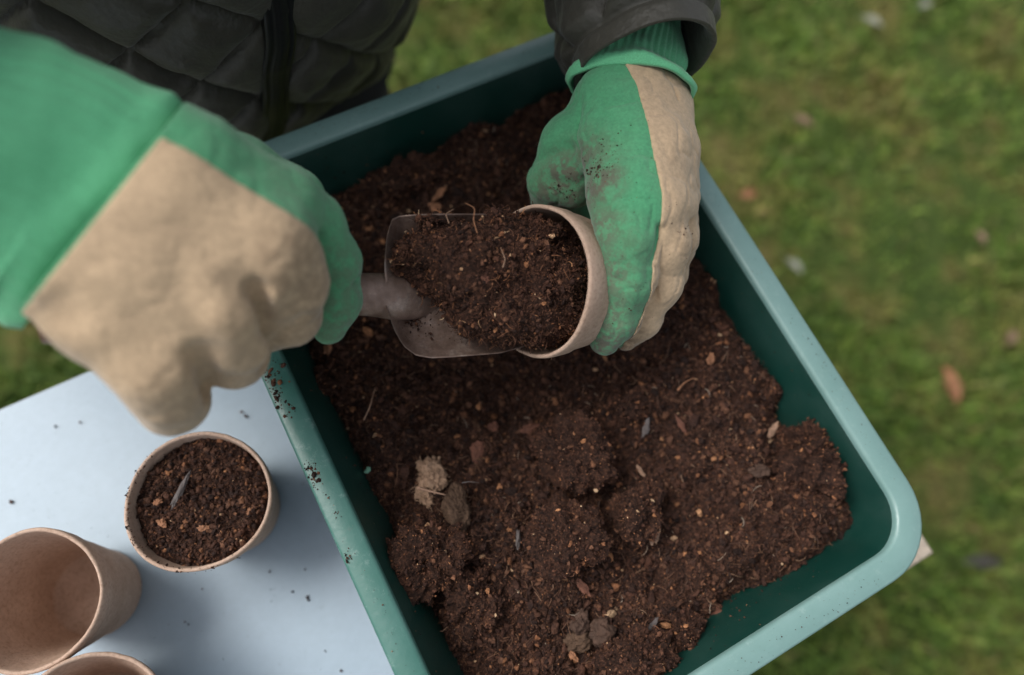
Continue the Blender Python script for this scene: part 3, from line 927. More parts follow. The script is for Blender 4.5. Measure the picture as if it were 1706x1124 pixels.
def pot(c, label, seed, R0=.0445, Hh=.088, rot=None, base_z=None):
    V, F = pot_mesh(R0, R0 * .71, Hh, seed=seed)
    bag = Bag(); bag.add(V, F)
    ob = bag.build('fibre_pot', M['pot'])
    if rot is None:
        ob.location = (c[0], c[1], TABLE_Z + .0002)
    else:
        ob.matrix_world = rot
    return tag(ob, label, 'plant pot')
p1 = (-0.1555, 0.0330, 0.8480)
pot(p1, 'brown fibre pot on the blue table filled with soil', 1, .0442)
p2 = (-.2440, -.0255, .848)
pot(p2, 'empty fibre pot at the lower left edge of the table', 4, .0408)
p3 = (-.1990, -.0935, .848)
ax3 = np.array((.250, .116, .961)); ax3 /= np.linalg.norm(ax3)
x3 = np.cross((0, 1, 0), ax3); x3 /= np.linalg.norm(x3); y3 = np.cross(ax3, x3)
b3 = np.array((p3[0], p3[1], 0)) - np.array((ax3[0], ax3[1], 0)) * .088; b3[2] = TABLE_Z + .0286 * math.sqrt(1 - ax3[2] ** 2) + .0003
pot(None, 'empty fibre pot cut by the bottom edge, touching the other empty one', 7, .0402, .088,
    Matrix([[x3[i], y3[i], ax3[i], b3[i]] for i in range(3)] + [[0, 0, 0, 1]]))

# soil in the filled pot
bag = Bag()
nr, na = 26, 80
rr = np.linspace(.0001, .0412, nr); th = np.linspace(0, 2 * math.pi, na, endpoint=False)
X = rr[:, None] * np.cos(th); Y = rr[:, None] * np.sin(th)
def ph(X, Y):
    q = np.stack([X, Y], -1) + 3
    d = np.hypot(X, Y)
    return .0800 + .002 * fbm(q, 60, 2, 2) + .0012 * fbm(q, 220, 2, 5) + .0015 * (X / .04) - .004 * np.clip((d - .034) / .008, 0, 1) ** 2 + .002 * np.exp(-d * d / .0004)
bag.add(np.stack([X, Y, ph(X, Y)], -1).reshape(-1, 3), grid_faces(nr, na, False, True), 1)
n = 5200
a = rng.uniform(0, 2 * math.pi, n); d = .0405 * np.sqrt(rng.random(n))
X, Y = d * np.cos(a), d * np.sin(a); r = sizes(n, .0004, .0026, 2.3)
crumbs(bag, np.stack([X, Y, ph(X, Y) + r * .4], -1), r)
fibres(bag, np.stack([X, Y, ph(X, Y) + .001], -1)[:260], rng.uniform(.003, .009, 260))
ob = bag.build('pot_soil', SOIL, smooth=False)
ob.location = (p1[0], p1[1], TABLE_Z)
tag(ob, 'dark compost filling the brown pot on the table', 'soil', kind='stuff')
ob = chip('slate_sliver', p1, .0180, .0032, .002, R(75), M['blue_grey_slate'], 'grey sliver lying on the soil of the filled pot', cat='sliver')
ob.location = (p1[0] - .0115, p1[1] + .007, TABLE_Z + .0865); ob.rotation_euler = (0, .15, R(75))
for dx, dy, L, rz, wh in ((.004, -.017, .0055, 10, 'lower middle'), (-.0215, -.014, .0065, -40, 'lower left'), (.0310, -.006, .0055, 60, 'right'), (-.026, -.001, .005, 20, 'left')):
    ob = chip('bark_chip', p1, L, L * .6, .003, R(rz), M['orange_wood'], 'small orange wood chip on the ' + wh + ' of the soil in the filled pot', group='orange chips in the filled pot')
    ob.location = (p1[0] + dx, p1[1] + dy, TABLE_Z + .0835)

# crumbs stuck on the lip of the filled pot, on the table, on the rim
bag = Bag()
n = 150
a = rng.normal(R(215), R(48), n); d = .0442 - rng.uniform(0, .0035, n)
crumbs(bag, np.stack([p1[0] + d * np.cos(a), p1[1] + d * np.sin(a), TABLE_Z + .0882 + 0 * a], -1), sizes(n, .0003, .0012))
tag(bag.build('soil_crumbs', M['soil'], smooth=False), 'soil crumbs stuck on the lip of the filled pot', 'crumbs', kind='stuff')
bag = Bag()
tp = [(-0.1563, 0.1031, 0.7610), (-0.1603, 0.1063, 0.7610), (-0.3155, 0.0370, 0.7610), (-0.2782, 0.0963, 0.7610), (-0.2953, 0.0928, 0.7610), (-0.1734, -0.0234, 0.7610), (-0.1272, -0.0116, 0.7610), (-0.1096, -0.0257, 0.7610), (-0.0986, -0.0295, 0.7610), (-0.0976, -0.0315, 0.7610), (-0.1826, -0.0455, 0.7610), (-0.1799, -0.0471, 0.7610), (-0.2165, -0.0188, 0.7610), (-0.0834, -0.0655, 0.7610), (-0.0711, -0.0786, 0.7610), (-0.1086, 0.0517, 0.7610), (-0.1020, -0.0100, 0.7610), (-0.1532, -0.0701, 0.7610), (-0.2443, 0.0131, 0.7610)]
ts = [.0019, .001, .0017, .0013, .0012, .0010, .0011, .0012, .0014, .0011, .001, .001, .001, .001, .0012, .0008, .0009, .0007, .0005]
tp = np.array(tp); ts = np.array(ts)
ex = np.stack([rng.uniform(-.35, .12, 400), rng.uniform(-.12, .12, 400), np.full(400, .7605)], -1)
tp = np.vstack([tp, ex]); ts = np.concatenate([ts, sizes(400, .00018, .0006, 3.0)])
tt = to_tray(tp); ok = (in_tray(tt, .03) > .0) & (tt[:, 1] < .165) & (tt[:, 1] > -.25)
crumbs(bag, tp[ok], ts[ok])
tag(bag.build('soil_crumbs', M['soil'], smooth=False), 'sparse dark soil specks scattered over the pale blue table', 'crumbs', kind='stuff')
bag = Bag()
for c, n, s, hi in (((-0.1102, 0.1071, 0.8812), 70, .0038, .0024), ((-0.1053, 0.0943, 0.8812), 46, .0032, .0021), ((-0.0976, 0.0846, 0.8812), 26, .0022, .0018), ((-0.0821, 0.0498, 0.8812), 24, .0020, .0020), ((-0.0787, 0.0434, 0.8812), 40, .0024, .0021),
                ((-0.0702, 0.0336, 0.8812), 3, .0012, .001), ((-0.0645, 0.0225, 0.8812), 6, .0010, .0011), ((-0.0585, 0.0021, 0.8812), 8, .0014, .0012), ((-0.0558, -0.0022, 0.8812), 8, .0008, .0012)):
    P = np.array(c) + np.stack([rng.normal(0, s, n), rng.normal(0, s * 1.3, n), 0 * np.zeros(n)], -1)
    rd_ = in_tray(to_tray(P), .0015); P = P[(rd_ < 0) & (rd_ > -.0145)]
    crumbs(bag, P, sizes(len(P), .0004, hi, 2.2))
n = 420
ss = rng.uniform(-1, 1, n); sgn = rng.integers(0, 4, n)
lx = np.where(sgn < 2, np.where(sgn == 0, -1, 1) * (HW - .009), ss * (HW - .05)); ly = np.where(sgn < 2, ss * (HL - .05), np.where(sgn == 2, -1, 1) * (HL - .009))
lx += rng.normal(0, .003, n); ly += rng.normal(0, .003, n)
c_, s_ = math.cos(TA), math.sin(TA)
P = np.stack([TC[0] + lx * c_ - ly * s_, TC[1] + lx * s_ + ly * c_, np.full(n, RIM_Z + .0012)], -1)
okc = in_tray(to_tray(P), .002) < 0
crumbs(bag, P[okc], sizes(okc.sum(), .0002, .0007, 3))
n = 900
tt_ = rng.uniform(0, 1, n); dd = .004 + .045 * rng.random(n) ** .6; sidx = rng.integers(0, 4, n); ss = rng.uniform(-1, 1, n)
off = .0180 + .27 * dd + .0004
lx = np.where(sidx < 2, np.where(sidx == 0, -1, 1) * (HW - off), ss * (HW - .07)); ly = np.where(sidx < 2, ss * (HL - .07), np.where(sidx == 2, -1, 1) * (HL - off))
crumbs(bag, np.stack([TC[0] + lx * c_ - ly * s_, TC[1] + lx * s_ + ly * c_, RIM_Z - dd], -1), sizes(n, .0002, .0012, 2.8))
tag(bag.build('soil_crumbs', M['soil'], smooth=False), 'soil crumbs sprinkled along the pale rim of the tray', 'crumbs', kind='stuff')

# ------------------------------------------------------------------ pot held in the gloved hand
rc = np.array((0.0481, 0.1559, 0.9302)); bc = np.array((0.1222, 0.1781, 0.8787))
ax = rc - bc; ax /= np.linalg.norm(ax)
HP, HR = .088, .0460
xx = np.cross([0, 1, 0.2], ax); xx /= np.linalg.norm(xx)
yy = np.cross(ax, xx)
base = rc - ax * HP
MW = Matrix([[xx[i], yy[i], ax[i], base[i]] for i in range(3)] + [[0, 0, 0, 1]])
pot(None, 'tilted fibre pot held open in the gloved hand while soil is poured in', 3, HR, HP, MW)

# ------------------------------------------------------------------ trowel
tr0 = np.array((-0.0383, 0.1450, 0.9378)); tr1 = np.array((0.0649, 0.1596, 0.9203))
tx = tr1 - tr0; LB = np.linalg.norm(tx) * 1.02; tx /= np.linalg.norm(tx)
camp = np.array((0, 0, 1.3188))
vdir = camp - tr0; vdir /= np.linalg.norm(vdir)
ty = np.cross(vdir, tx); ty /= np.linalg.norm(ty)      # across, towards image top
tz = np.cross(tx, ty)
TM = Matrix([[tx[i], ty[i], tz[i], tr0[i]] for i in range(3)] + [[0, 0, 0, 1]])
def tw(x, y, z): return tr0 + tx * x + ty * y + tz * z
trowel = empty('hand_trowel', tr0)
tag(trowel, 'dull grey hand trowel loaded with compost and tipped into the pot', 'trowel')
trowel.matrix_world = TM
nu, nv = 60, 41
s = np.linspace(0, 1, nu)[:, None]; t = np.linspace(-1, 1, nv)[None, :]
half = np.interp(s, [0, .03, .08, .14, .22, .60, .80, .93, 1.0], [.012, .023, .033, .0385, .0405, .0405, .037, .022, .004])
half_up = np.interp(s, [0, .02, .05, .09, .22, .60, .80, .93, 1.0], [.016, .031, .0385, .0405, .0410, .0410, .037, .022, .004])
half = np.where(t > 0, half_up, half)
lift = np.interp(s, [0, .05, .15, .30, .85, 1.0], [.010, .014, .022, .024, .016, .002])
xs = s * LB + 0 * t - .012 * np.exp(-((s) / .10) ** 2) * np.abs(t) * 0
ys = half * np.sin(t * 1.25) / math.sin(1.25)
zs = -.012 + lift * (1 - np.cos(t * 1.25)) / (1 - math.cos(1.25)) + .012 * np.exp(-(s / .07) ** 2) + .0006 * np.sin(9 * s + 3 * t)
# pressed ridge carrying on from the socket
zs = zs + .0075 * np.exp(-(t * half / .010) ** 2) * np.clip(1 - s / .30, 0, 1)
P = np.stack([xs, ys, zs], -1)
P2 = P.copy(); P2[..., 2] -= .0014
bag = Bag()
Pt = np.concatenate([P, P2[:, ::-1]], 1)               # closed section
V = Pt.reshape(-1, 3); F = grid_faces(nu, 2 * nv, False, True)
e1 = np.arange(2 * nv); eN = (nu - 1) * 2 * nv + e1
caps = [[i, i + 1, 2 * nv - 2 - i, 2 * nv - 1 - i] for i in range(nv - 1)]
capsN = [[(nu - 1) * 2 * nv + j for j in c][::-1] for c in caps]
bag.add(V, [F, np.array(caps + capsN)])
bag.build('blade', M['steel'], trowel)
# socket: half-open tube that widens into the blade
C = np.array([[-.062, 0, .004], [-.045, -.001, .004], [-.025, -.002, .004], [-.008, -.003, .003], [.008, -.005, -.002], [.020, -.007, -.0075], [.034, -.008, -.0130]])
ti = np.linspace(0, 6, 34)
C = np.stack([np.interp(ti, np.arange(7), C[:, i]) for i in range(3)], -1)
rd = np.interp(ti, [0, 2, 3, 4, 5, 6], [.0104, .0110, .0116, .0122, .0118, .0070])
bag = Bag(); bag.add(*tube(C, np.stack([rd * np.interp(ti, [0, 3, 6], [1, .70, .35]), rd * np.interp(ti, [0, 3, 4, 6], [1, 1.05, 1.12, .9])], -1), 28))
bag.build('socket', M['steel'], trowel)
C = np.array([[-.055, 0, .004], [-.075, -.002, .006], [-.115, -.006, .014], [-.150, -.010, .020], [-.165, -.011, .022]])
ti = np.linspace(0, 4, 24)
C = np.stack([np.interp(ti, np.arange(5), C[:, i]) for i in range(3)], -1)
rd = np.interp(ti, [0, 1, 2, 3, 4], [.0112, .0125, .0135, .0125, .009])
bag = Bag(); bag.add(*tube(C, np.stack([rd, rd], -1), 24))
bag.build('handle', M['trowel_handle'], trowel)

# compost heaped on the blade and sliding into the pot
def heap_sdf(P):
    # P in trowel space
    def ell(c, r):
        q = (P - np.array(c)) / np.array(r)
        return (np.linalg.norm(q, axis=-1) - 1) * min(r)
    d = ell((.066, .006, .005), (.043, .0335, .0250))
    d = smin(d, ell((.030, .020, .001), (.026, .0165, .0140)), .008)
    d = smin(d, ell((.084, -.003, .004), (.034, .0340, .0230)), .010)
    d = smin(d, ell((.092, .002, -.012), (.032, .0370, .0200)), .012)
    return d + .0062 * fbm(P, 46, 3, 8) + .0016 * fbm(P, 210, 2, 9)
lo, hi, h = np.array((-.012, -.048, -.034)), np.array((.132, .048, .034)), .0014
G = field_points(lo, hi, h)
V, F = surface_nets(heap_sdf(G), lo, h)
bag = Bag(); bag.add(V, F, 1)
topv = V[(V[:, 2] > -.014)]
i = rng.choice(len(topv), 15000)
r = sizes(15000, .00035, .0024, 2.5)
crumbs(bag, topv[i] + rng.normal(0, .0008, (15000, 3)), r)
i = rng.choice(len(topv), 2400)
fibres(bag, topv[i] + np.array((0, 0, .0008)), rng.uniform(.003, .009, 2400), .00017, .6, 1.2)
ob = bag.build('scooped_soil', [M['clod'], M['mass']], smooth=False)
ob.matrix_world = TM
tag(ob, 'heap of fibrous brown compost on the trowel blade and in the held pot', 'soil', kind='stuff')
bag = Bag(); n = 160
qx = rng.uniform(.004, .06, n); qy = rng.uniform(-.032, -.012, n)
qx[:60] = rng.normal(.018, .003, 60); qy[:60] = rng.normal(-.0200, .0018, 60)
hz_ = -.012 + .020 * (qy / .039) ** 2 + .0008
crumbs(bag, np.stack([qx, qy, hz_], -1), sizes(n, .0003, .0015, 2.6))
ob = bag.build('soil_crumbs', M['soil'], smooth=False); ob.matrix_world = TM
tag(ob, 'soil crumbs on the bare lower side of the trowel blade', 'crumbs', kind='stuff')
ob = np_mesh('bark_chip', *lump_mesh((.0042, .0030, .0022), 3, .3, 12, .8), M['reddish_bark'], smooth=False)
ob.location = tw(.050, .003, .0270); tag(ob, 'orange wood chip on top of the compost on the trowel', 'bark chip')
twig('root_strand', [(0.0131, 0.1679, 0.9675), (0.0106, 0.1744, 0.9703), (0.0117, 0.1811, 0.9714), (0.0061, 0.1841, 0.9708)], .00035, M['orange_wood'], 'curled reddish root sticking up from the compost on the trowel', 'root')
twig('root_strand', [(-0.0024, 0.1743, 0.9649), (-0.0045, 0.1794, 0.9662), (-0.0000, 0.1819, 0.9674)], .00025, M['pale_wood'], 'short pale root at the upper edge of the trowel compost', 'root')
twig('root_strand', [(0.0272, 0.1482, 0.9679), (0.0283, 0.1518, 0.9702), (0.0257, 0.1584, 0.9709)], .00035, M['pale_wood'], 'white root strand on the compost near the pot mouth', 'root')
# ------------------------------------------------------------------ the person: gloves
person = empty('person', (-.19, .41, 0), TA)
tag(person, 'person in a dark quilted jacket and green and tan gloves, scooping soil into a pot', 'person')
def under(o, parent):
    """parent an object whose vertices are in world space"""
    o.parent = parent
    bpy.context.view_layer.update()
    o.matrix_parent_inverse = parent.matrix_world.inverted()
    return o

def poly_side(P, pts):
    """signed distance in x,y to an open polyline, positive on its left"""
    pts = np.array(pts)[:, :2]
    best = np.full(P.shape[:-1], 1e9); sg = np.ones(P.shape[:-1])
    for a, b in zip(pts[:-1], pts[1:]):
        d = b - a; L2 = d @ d
        q = P[..., :2] - a
        tt = np.clip((q @ d) / L2, 0, 1)
        dd = np.linalg.norm(q - tt[..., None] * d, axis=-1)
        cr = d[0] * q[..., 1] - d[1] * q[..., 0]
        m = dd < best - 1e-9
        best = np.where(m, dd, best); sg = np.where(m, np.sign(cr), sg)
    return best * sg

def glove_common(P, d, folds, seed, amp=.0011):
    for a, b, w_, dep in folds:
        d = d + (1.35 if dep < .0025 else 1.0) * dep * np.exp(-(seg_dist(P, a, b) / w_) ** 2)
    n = fbm(P, 55, 2, seed)
    d = d + amp * (np.abs(n) * 1.6 - .5) + min(.0006, amp) * vnoise(P, 24, seed + 3)
    wv = vnoise(P + .01 * vnoise(P, 30, seed + 8)[..., None], 85, seed + 6)
    d = d + amp * 1.6 * np.exp(-(wv / .14) ** 2)
    return d

def glove_a(P):
    palm = chain(P, [(0.0932, 0.2705, 0.9509), (0.0940, 0.2366, 0.9541), (0.0980, 0.1972, 0.9602)], [.0200, .0215, .0200])
    for pts, rr_ in (([(0.1068, 0.2710, 0.9544), (0.1108, 0.2304, 0.9590), (0.1153, 0.1949, 0.9589)], [.020, .0200, .0185]),
                     ([(0.1222, 0.2748, 0.9475), (0.1237, 0.2358, 0.9513), (0.1287, 0.2029, 0.9448)], [.0195, .0178, .0160]),
                     ([(0.1328, 0.2755, 0.9382), (0.1356, 0.2423, 0.9386), (0.1378, 0.2151, 0.9305)], [.0170, .0155, .0140])):
        palm = smin(palm, chain(P, pts, rr_), .014)
    thumb = chain(P, [(0.0906, 0.2604, 0.9401), (0.0726, 0.2435, 0.9259), (0.0626, 0.2336, 0.9135), (0.0668, 0.2301, 0.8960), (0.0983, 0.2269, 0.8674)], [.0200, .0165, .0140, .0135, .0115], .008)
    web = chain(P, [(0.0725, 0.2494, 0.9319), (0.0753, 0.2322, 0.9248), (0.0778, 0.2229, 0.9200)], [.0190, .0165, .0110])
    palm = smin(palm, thumb, .012)
    palm = smin(palm, web, .010)
    idx = chain(P, [(0.0966, 0.1999, 0.9608), (0.0990, 0.1739, 0.9572), (0.1007, 0.1536, 0.9437), (0.0983, 0.1360, 0.9265), (0.0940, 0.1253, 0.9144)], [.0185, .0170, .0152, .0130, .0092], .01)
    mid = chain(P, [(0.1151, 0.1975, 0.9576), (0.1228, 0.1761, 0.9464), (0.1244, 0.1589, 0.9276), (0.1180, 0.1418, 0.9091), (0.1113, 0.1326, 0.8972)], [.0165, .0148, .0132, .0110, .0080], .008)
    rng_ = chain(P, [(0.1287, 0.2029, 0.9448), (0.1370, 0.1876, 0.9271), (0.1370, 0.1748, 0.9042), (0.1279, 0.1597, 0.8819), (0.1190, 0.1559, 0.8673)], [.0155, .0132, .0125, .0105, .0085], .008)
    pin = chain(P, [(0.1378, 0.2169, 0.9310), (0.1436, 0.2064, 0.9104), (0.1448, 0.1949, 0.8881), (0.1436, 0.1829, 0.8685), (0.1338, 0.1825, 0.8569)], [.0140, .0125, .0120, .0105, .0090], .008)
    d = smin(palm, idx, .010)
    fing = smin(smin(mid, rng_, .0035), pin, .0035)
    d = smin(d, fing, .0040)
    folds = [((0.0806, 0.1838, 0.9733), (0.0966, 0.1548, 0.9711), .0035, .0022), ((0.0743, 0.2013, 0.9466), (0.0818, 0.1576, 0.9632), .0040, .0014),
             ((0.0890, 0.1955, 0.9830), (0.1078, 0.1767, 0.9715), .0050, .0010), ((0.1285, 0.1770, 0.9493), (0.1426, 0.1750, 0.9395), .0032, .0028),
             ((0.1141, 0.1749, 0.9684), (0.1126, 0.1556, 0.9623), .0030, .0030), ((0.1196, 0.1958, 0.9648), (0.1210, 0.1450, 0.9335), .0022, .0020), ((0.1112, 0.2415, 0.9730), (0.1207, 0.1925, 0.9639), .0035, .0012), ((0.1411, 0.2393, 0.9540), (0.1403, 0.1869, 0.9377), .0025, .0016), ((0.0826, 0.1658, 0.9732), (0.0975, 0.1473, 0.9636), .0030, .0018), ((0.0816, 0.1489, 0.9626), (0.1043, 0.1446, 0.9528), .0028, .0012), ((0.0954, 0.2194, 0.9752), (0.1087, 0.2031, 0.9714), .0035, .0011), ((0.0551, 0.2234, 0.9307), (0.0795, 0.2121, 0.9399), .0035, .0022), ((0.0660, 0.2393, 0.9471), (0.0839, 0.2215, 0.9643), .0035, .0012), ((0.1062, 0.1536, 0.9663), (0.1241, 0.1381, 0.9316), .0028, .0014), ((0.1230, 0.1915, 0.9586), (0.1404, 0.1894, 0.9490), .0028, .0016), ((0.0834, 0.2415, 0.9704), (0.0809, 0.2167, 0.9520), .005, .0010),
             ((0.0547, 0.2370, 0.9349), (0.0734, 0.2358, 0.9467), .0040, .0018), ((0.0734, 0.2642, 0.9608), (0.0742, 0.2167, 0.9514), .0019, .0020),
             ((0.1306, 0.2677, 0.9671), (0.1342, 0.2158, 0.9514), .0018, .0018), ((0.1342, 0.2158, 0.9514), (0.1299, 0.1842, 0.9464), .0018, .0018), ((0.1155, 0.2259, 0.9790), (0.1198, 0.1934, 0.9694), .0045, .0009)]
    return glove_common(P, d, folds, 5, .0005)

def bounds(pts, pad):
    a = np.array(pts)
    return a.min(0) - pad, a.max(0) + pad
LA = [(0.0960, 0.2882, 0.9860), (0.1043, 0.2632, 0.9791), (0.1070, 0.2415, 0.9726), (0.1105, 0.2155, 0.9701), (0.1142, 0.1901, 0.9678), (0.1149, 0.1701, 0.9669), (0.1122, 0.1582, 0.9630), (0.1131, 0.1464, 0.9489), (0.1120, 0.1364, 0.9300), (0.1044, 0.1162, 0.9125), (0.0978, 0.0946, 0.8947)]
lo, hi = bounds([(0.0439, 0.2679, 0.9645), (0.1607, 0.2998, 0.9325), (0.1480, 0.1108, 0.9253), (0.0664, 0.1372, 0.8210), (0.0828, 0.2615, 0.9766), (0.1084, 0.1345, 0.8345), (0.0761, 0.1879, 0.9952)], .012)
h = .00115
G = field_points(lo, hi, h)
SA = glove_a(G)
wr = np.array((0.1095, 0.2846, 0.9494)); wdir = np.array((0.1048, 0.2184, 0.9442)) - wr; wdir /= np.linalg.norm(wdir)
SA = np.maximum(SA, -((G - wr) @ wdir))
V, F = surface_nets(SA, lo, h)
gA = stain(under(np_mesh('glove', V, F, M['glove']), person))
tag(gA, 'green cotton glove with a tan side, wrapped round the pot')
side_ = -poly_side(G, LA)        # positive on the left of travel (image right when walking down) -> flip
SL = smax(np.maximum(SA - .0010, -((G - wr) @ wdir) + .001), side_, .0008)
V, F = surface_nets(SL, lo, h)
o_ = stain(under(np_mesh('leather_panel', V, F, M['leather']), gA))

# knitted cuff of that glove, with its folded seam
def knit_cuff(name, pts, ru, rw, nrib, parent, ring=.0036, sidev=None, rib=.00062):
    pts = np.array(pts); n = 60
    ti = np.linspace(0, len(pts) - 1, n)
    C = np.stack([np.interp(ti, np.arange(len(pts)), pts[:, i]) for i in range(3)], -1)
    for _ in range(6): C[1:-1] = (C[:-2] + C[2:] + 2 * C[1:-1]) / 4
    ru = np.interp(ti, np.arange(len(pts)), ru); rw = np.interp(ti, np.arange(len(pts)), rw)
    ns = nrib * 6
    th = np.linspace(0, 2 * math.pi, ns, endpoint=False)
    fr = np.linspace(0, 1, n)[:, None]
    disp = rib * np.cos(th * nrib)[None] * np.clip((fr - .06) * 8, 0, 1)
    disp = disp + ring * np.exp(-((fr - .07) / .075) ** 2) + .0012 * np.sin(fr * 16 + 2 * np.sin(2 * th)[None])
    disp = disp + .0014 * fbm(np.stack([np.cos(th)[None] + 0 * fr, np.sin(th)[None] + 0 * fr, fr * 3 + 0 * th[None]], -1), 2.0, 2, 4)
    bag = Bag()
    V, F = tube(C, np.stack([ru, rw], -1), ns, disp, False, sidev)
    bag.add(V, F)
    V, F = tube(C, np.stack([ru - .002, rw - .002], -1), ns, disp, False, sidev)
    bag.add(V, F[:, ::-1])
    # closed end rings
    a = np.arange(ns); b = (a + 1) % ns; m = n * ns
    for o0 in (0, (n - 1) * ns):
        q = np.stack([a + o0, b + o0, b + o0 + m, a + o0 + m], -1)
        bag.F.append(q if o0 else q[:, ::-1])
    return under(bag.build(name, M['knit']), parent)
knit_cuff('knit_cuff', [(0.1084, 0.2790, 0.9496), (0.1105, 0.2953, 0.9507), (0.1166, 0.3162, 0.9493), (0.1202, 0.3442, 0.9447), (0.1224, 0.3671, 0.9414)], [.0265, .0250, .0205, .0170, .0170], [.0375, .0335, .0280, .0250, .0240], 44, gA)

# --- the gloved fist on the trowel
def glove_b(P):
    d = chain(P, [(-0.1513, 0.1809, 1.0405), (-0.1143, 0.1692, 1.0298), (-0.0820, 0.1583, 1.0073)], [.0220, .0190, .0185])
    for pts, rr_ in (([(-0.1530, 0.1566, 1.0465), (-0.1187, 0.1462, 1.0380), (-0.0836, 0.1301, 1.0215)], [.0220, .0220, .0200]),
                     ([(-0.1589, 0.1345, 1.0433), (-0.1290, 0.1214, 1.0336), (-0.1002, 0.1051, 1.0186)], [.0220, .0220, .0195]),
                     ([(-0.1655, 0.1150, 1.0325), (-0.1478, 0.0987, 1.0206), (-0.1280, 0.0818, 1.0067)], [.0205, .0195, .0180])):
        d = smin(d, chain(P, pts, rr_), .024)
    thumb = chain(P, [(-0.1418, 0.1905, 1.0129), (-0.1079, 0.1843, 0.9919), (-0.0860, 0.1793, 0.9735), (-0.0780, 0.1704, 0.9525)], [.0185, .0170, .0160, .0140], .01)
    slab = d
    d = smin(d, thumb, .010)
    idx = chain(P, [(-0.0836, 0.1610, 1.0038), (-0.0728, 0.1588, 0.9873), (-0.0636, 0.1481, 0.9680), (-0.0636, 0.1322, 0.9515), (-0.0667, 0.1197, 0.9421)], [.0185, .0165, .0142, .0134, .0095], .008)
    mid = chain(P, [(-0.0842, 0.1322, 1.0200), (-0.0773, 0.1227, 1.0009), (-0.0811, 0.1145, 0.9791), (-0.0959, 0.1142, 0.9566)], [.0195, .0165, .0140, .0120], .008)
    rg = chain(P, [(-0.1009, 0.1070, 1.0170), (-0.0982, 0.0974, 0.9985), (-0.1042, 0.0930, 0.9787), (-0.1170, 0.0955, 0.9573)], [.0190, .0155, .0138, .0120], .008)
    pk = chain(P, [(-0.1288, 0.0823, 1.0047), (-0.1283, 0.0732, 0.9914), (-0.1308, 0.0701, 0.9755), (-0.1352, 0.0823, 0.9579)], [.0180, .0150, .0138, .0115], .008)
    fg = smin(smin(mid, rg, .0040), pk, .0040)
    d = smin(d, fg, .009)
    d = smin(d, idx, .007)
    part = np.minimum(slab, fg) - np.minimum(idx, thumb)      # below zero: nearer to the leather fingers
    folds = [((-0.0833, 0.1084, 1.0296), (-0.0874, 0.0897, 0.9813), .0050, .0090), ((-0.0746, 0.1246, 1.0249), (-0.0703, 0.1085, 0.9992), .0045, .0030), ((-0.1735, 0.0887, 1.0362), (-0.1480, 0.0939, 1.0485), .0045, .0030), ((-0.1062, 0.0816, 1.0191), (-0.1127, 0.0736, 0.9846), .0050, .0080), ((-0.0867, 0.1072, 1.0394), (-0.0817, 0.0969, 1.0156), .0070, .0020),
             ((-0.1640, 0.0898, 1.0374), (-0.1376, 0.0866, 1.0494), .0060, .0035), ((-0.1377, 0.0932, 1.0514), (-0.1056, 0.0789, 1.0289), .0060, .0018), ((-0.1179, 0.1206, 1.0617), (-0.0806, 0.1123, 1.0468), .0080, .0016),
             ((-0.0647, 0.1450, 1.0005), (-0.0691, 0.1096, 0.9577), .0045, .0040), ((-0.1074, 0.1012, 1.0461), (-0.0990, 0.0791, 1.0190), .0060, .0018), ((-0.0643, 0.1349, 0.9712), (-0.0486, 0.1401, 0.9637), .0030, .0018)]
    return glove_common(P, d, folds, 9, .0003), part
LB_ = [(-0.1199, 0.1889, 1.0511), (-0.1232, 0.1624, 1.0531), (-0.1070, 0.1556, 1.0472), (-0.0857, 0.1473, 1.0309), (-0.0696, 0.1405, 1.0176), (-0.0550, 0.1352, 1.0037), (-0.0386, 0.1191, 0.9897), (-0.0322, 0.0866, 0.9749), (-0.0311, 0.0468, 0.9627)]
lo, hi = bounds([(-0.1744, 0.1766, 1.0739), (-0.1717, 0.0800, 1.0442), (-0.0531, 0.1934, 0.9535), (-0.0509, 0.1153, 0.9296), (-0.1265, 0.0558, 0.9883), (-0.1092, 0.1650, 1.0657), (-0.1112, 0.1109, 1.0698), (-0.1464, 0.1621, 0.9563)], .012)
h = .0016
G = field_points(lo, hi, h)
SB, PB = glove_b(G)
wr = np.array((-0.1537, 0.1343, 1.0469)); wdir = np.array((-0.1010, 0.0960, 1.0241)) - wr; wdir /= np.linalg.norm(wdir)
e0, e1 = np.array((-0.1239, 0.1626, 1.0531)), np.array((-0.1778, 0.0903, 1.0310))
cn = np.cross(e0 - camp, e1 - camp); cn /= np.linalg.norm(cn)
if cn @ wdir < 0: cn = -cn
cutB = -((G - e0) @ cn)
SB = np.maximum(SB, cutB)
V, F = surface_nets(SB, lo, h)
gB = stain(under(np_mesh('glove', V, F, M['glove']), person))
tag(gB, 'green glove with a large tan leather back, closed round the trowel handle')
side_ = poly_side(G, LB_)
SL = smax(np.maximum(np.maximum(SB - .0012, cutB + .0012), PB - .001), side_, .001)
V, F = surface_nets(SL, lo, h)
stain(under(np_mesh('leather_panel', V, F, M['leather']), gB))
cm = (e0 + e1) / 2; vr = cm - camp; vr /= np.linalg.norm(vr); c0 = cm + vr * .026
hw_ = np.linalg.norm(e1 - e0) / 2
sv = (e0 - e1) / (2 * hw_)
knit_cuff('knit_cuff', [c0 + cn * .003 + sv * .010, c0 - cn * .018 + sv * .009, c0 - cn * .042 + sv * .003, c0 - cn * .075 - sv * .004, c0 - cn * .12 - sv * .010], [.026, .029, .032, .033, .033], [hw_ + .013, hw_ + .012, hw_ + .007, hw_, hw_ - .006], 40, gB, .0022, e1 - e0, .00030)

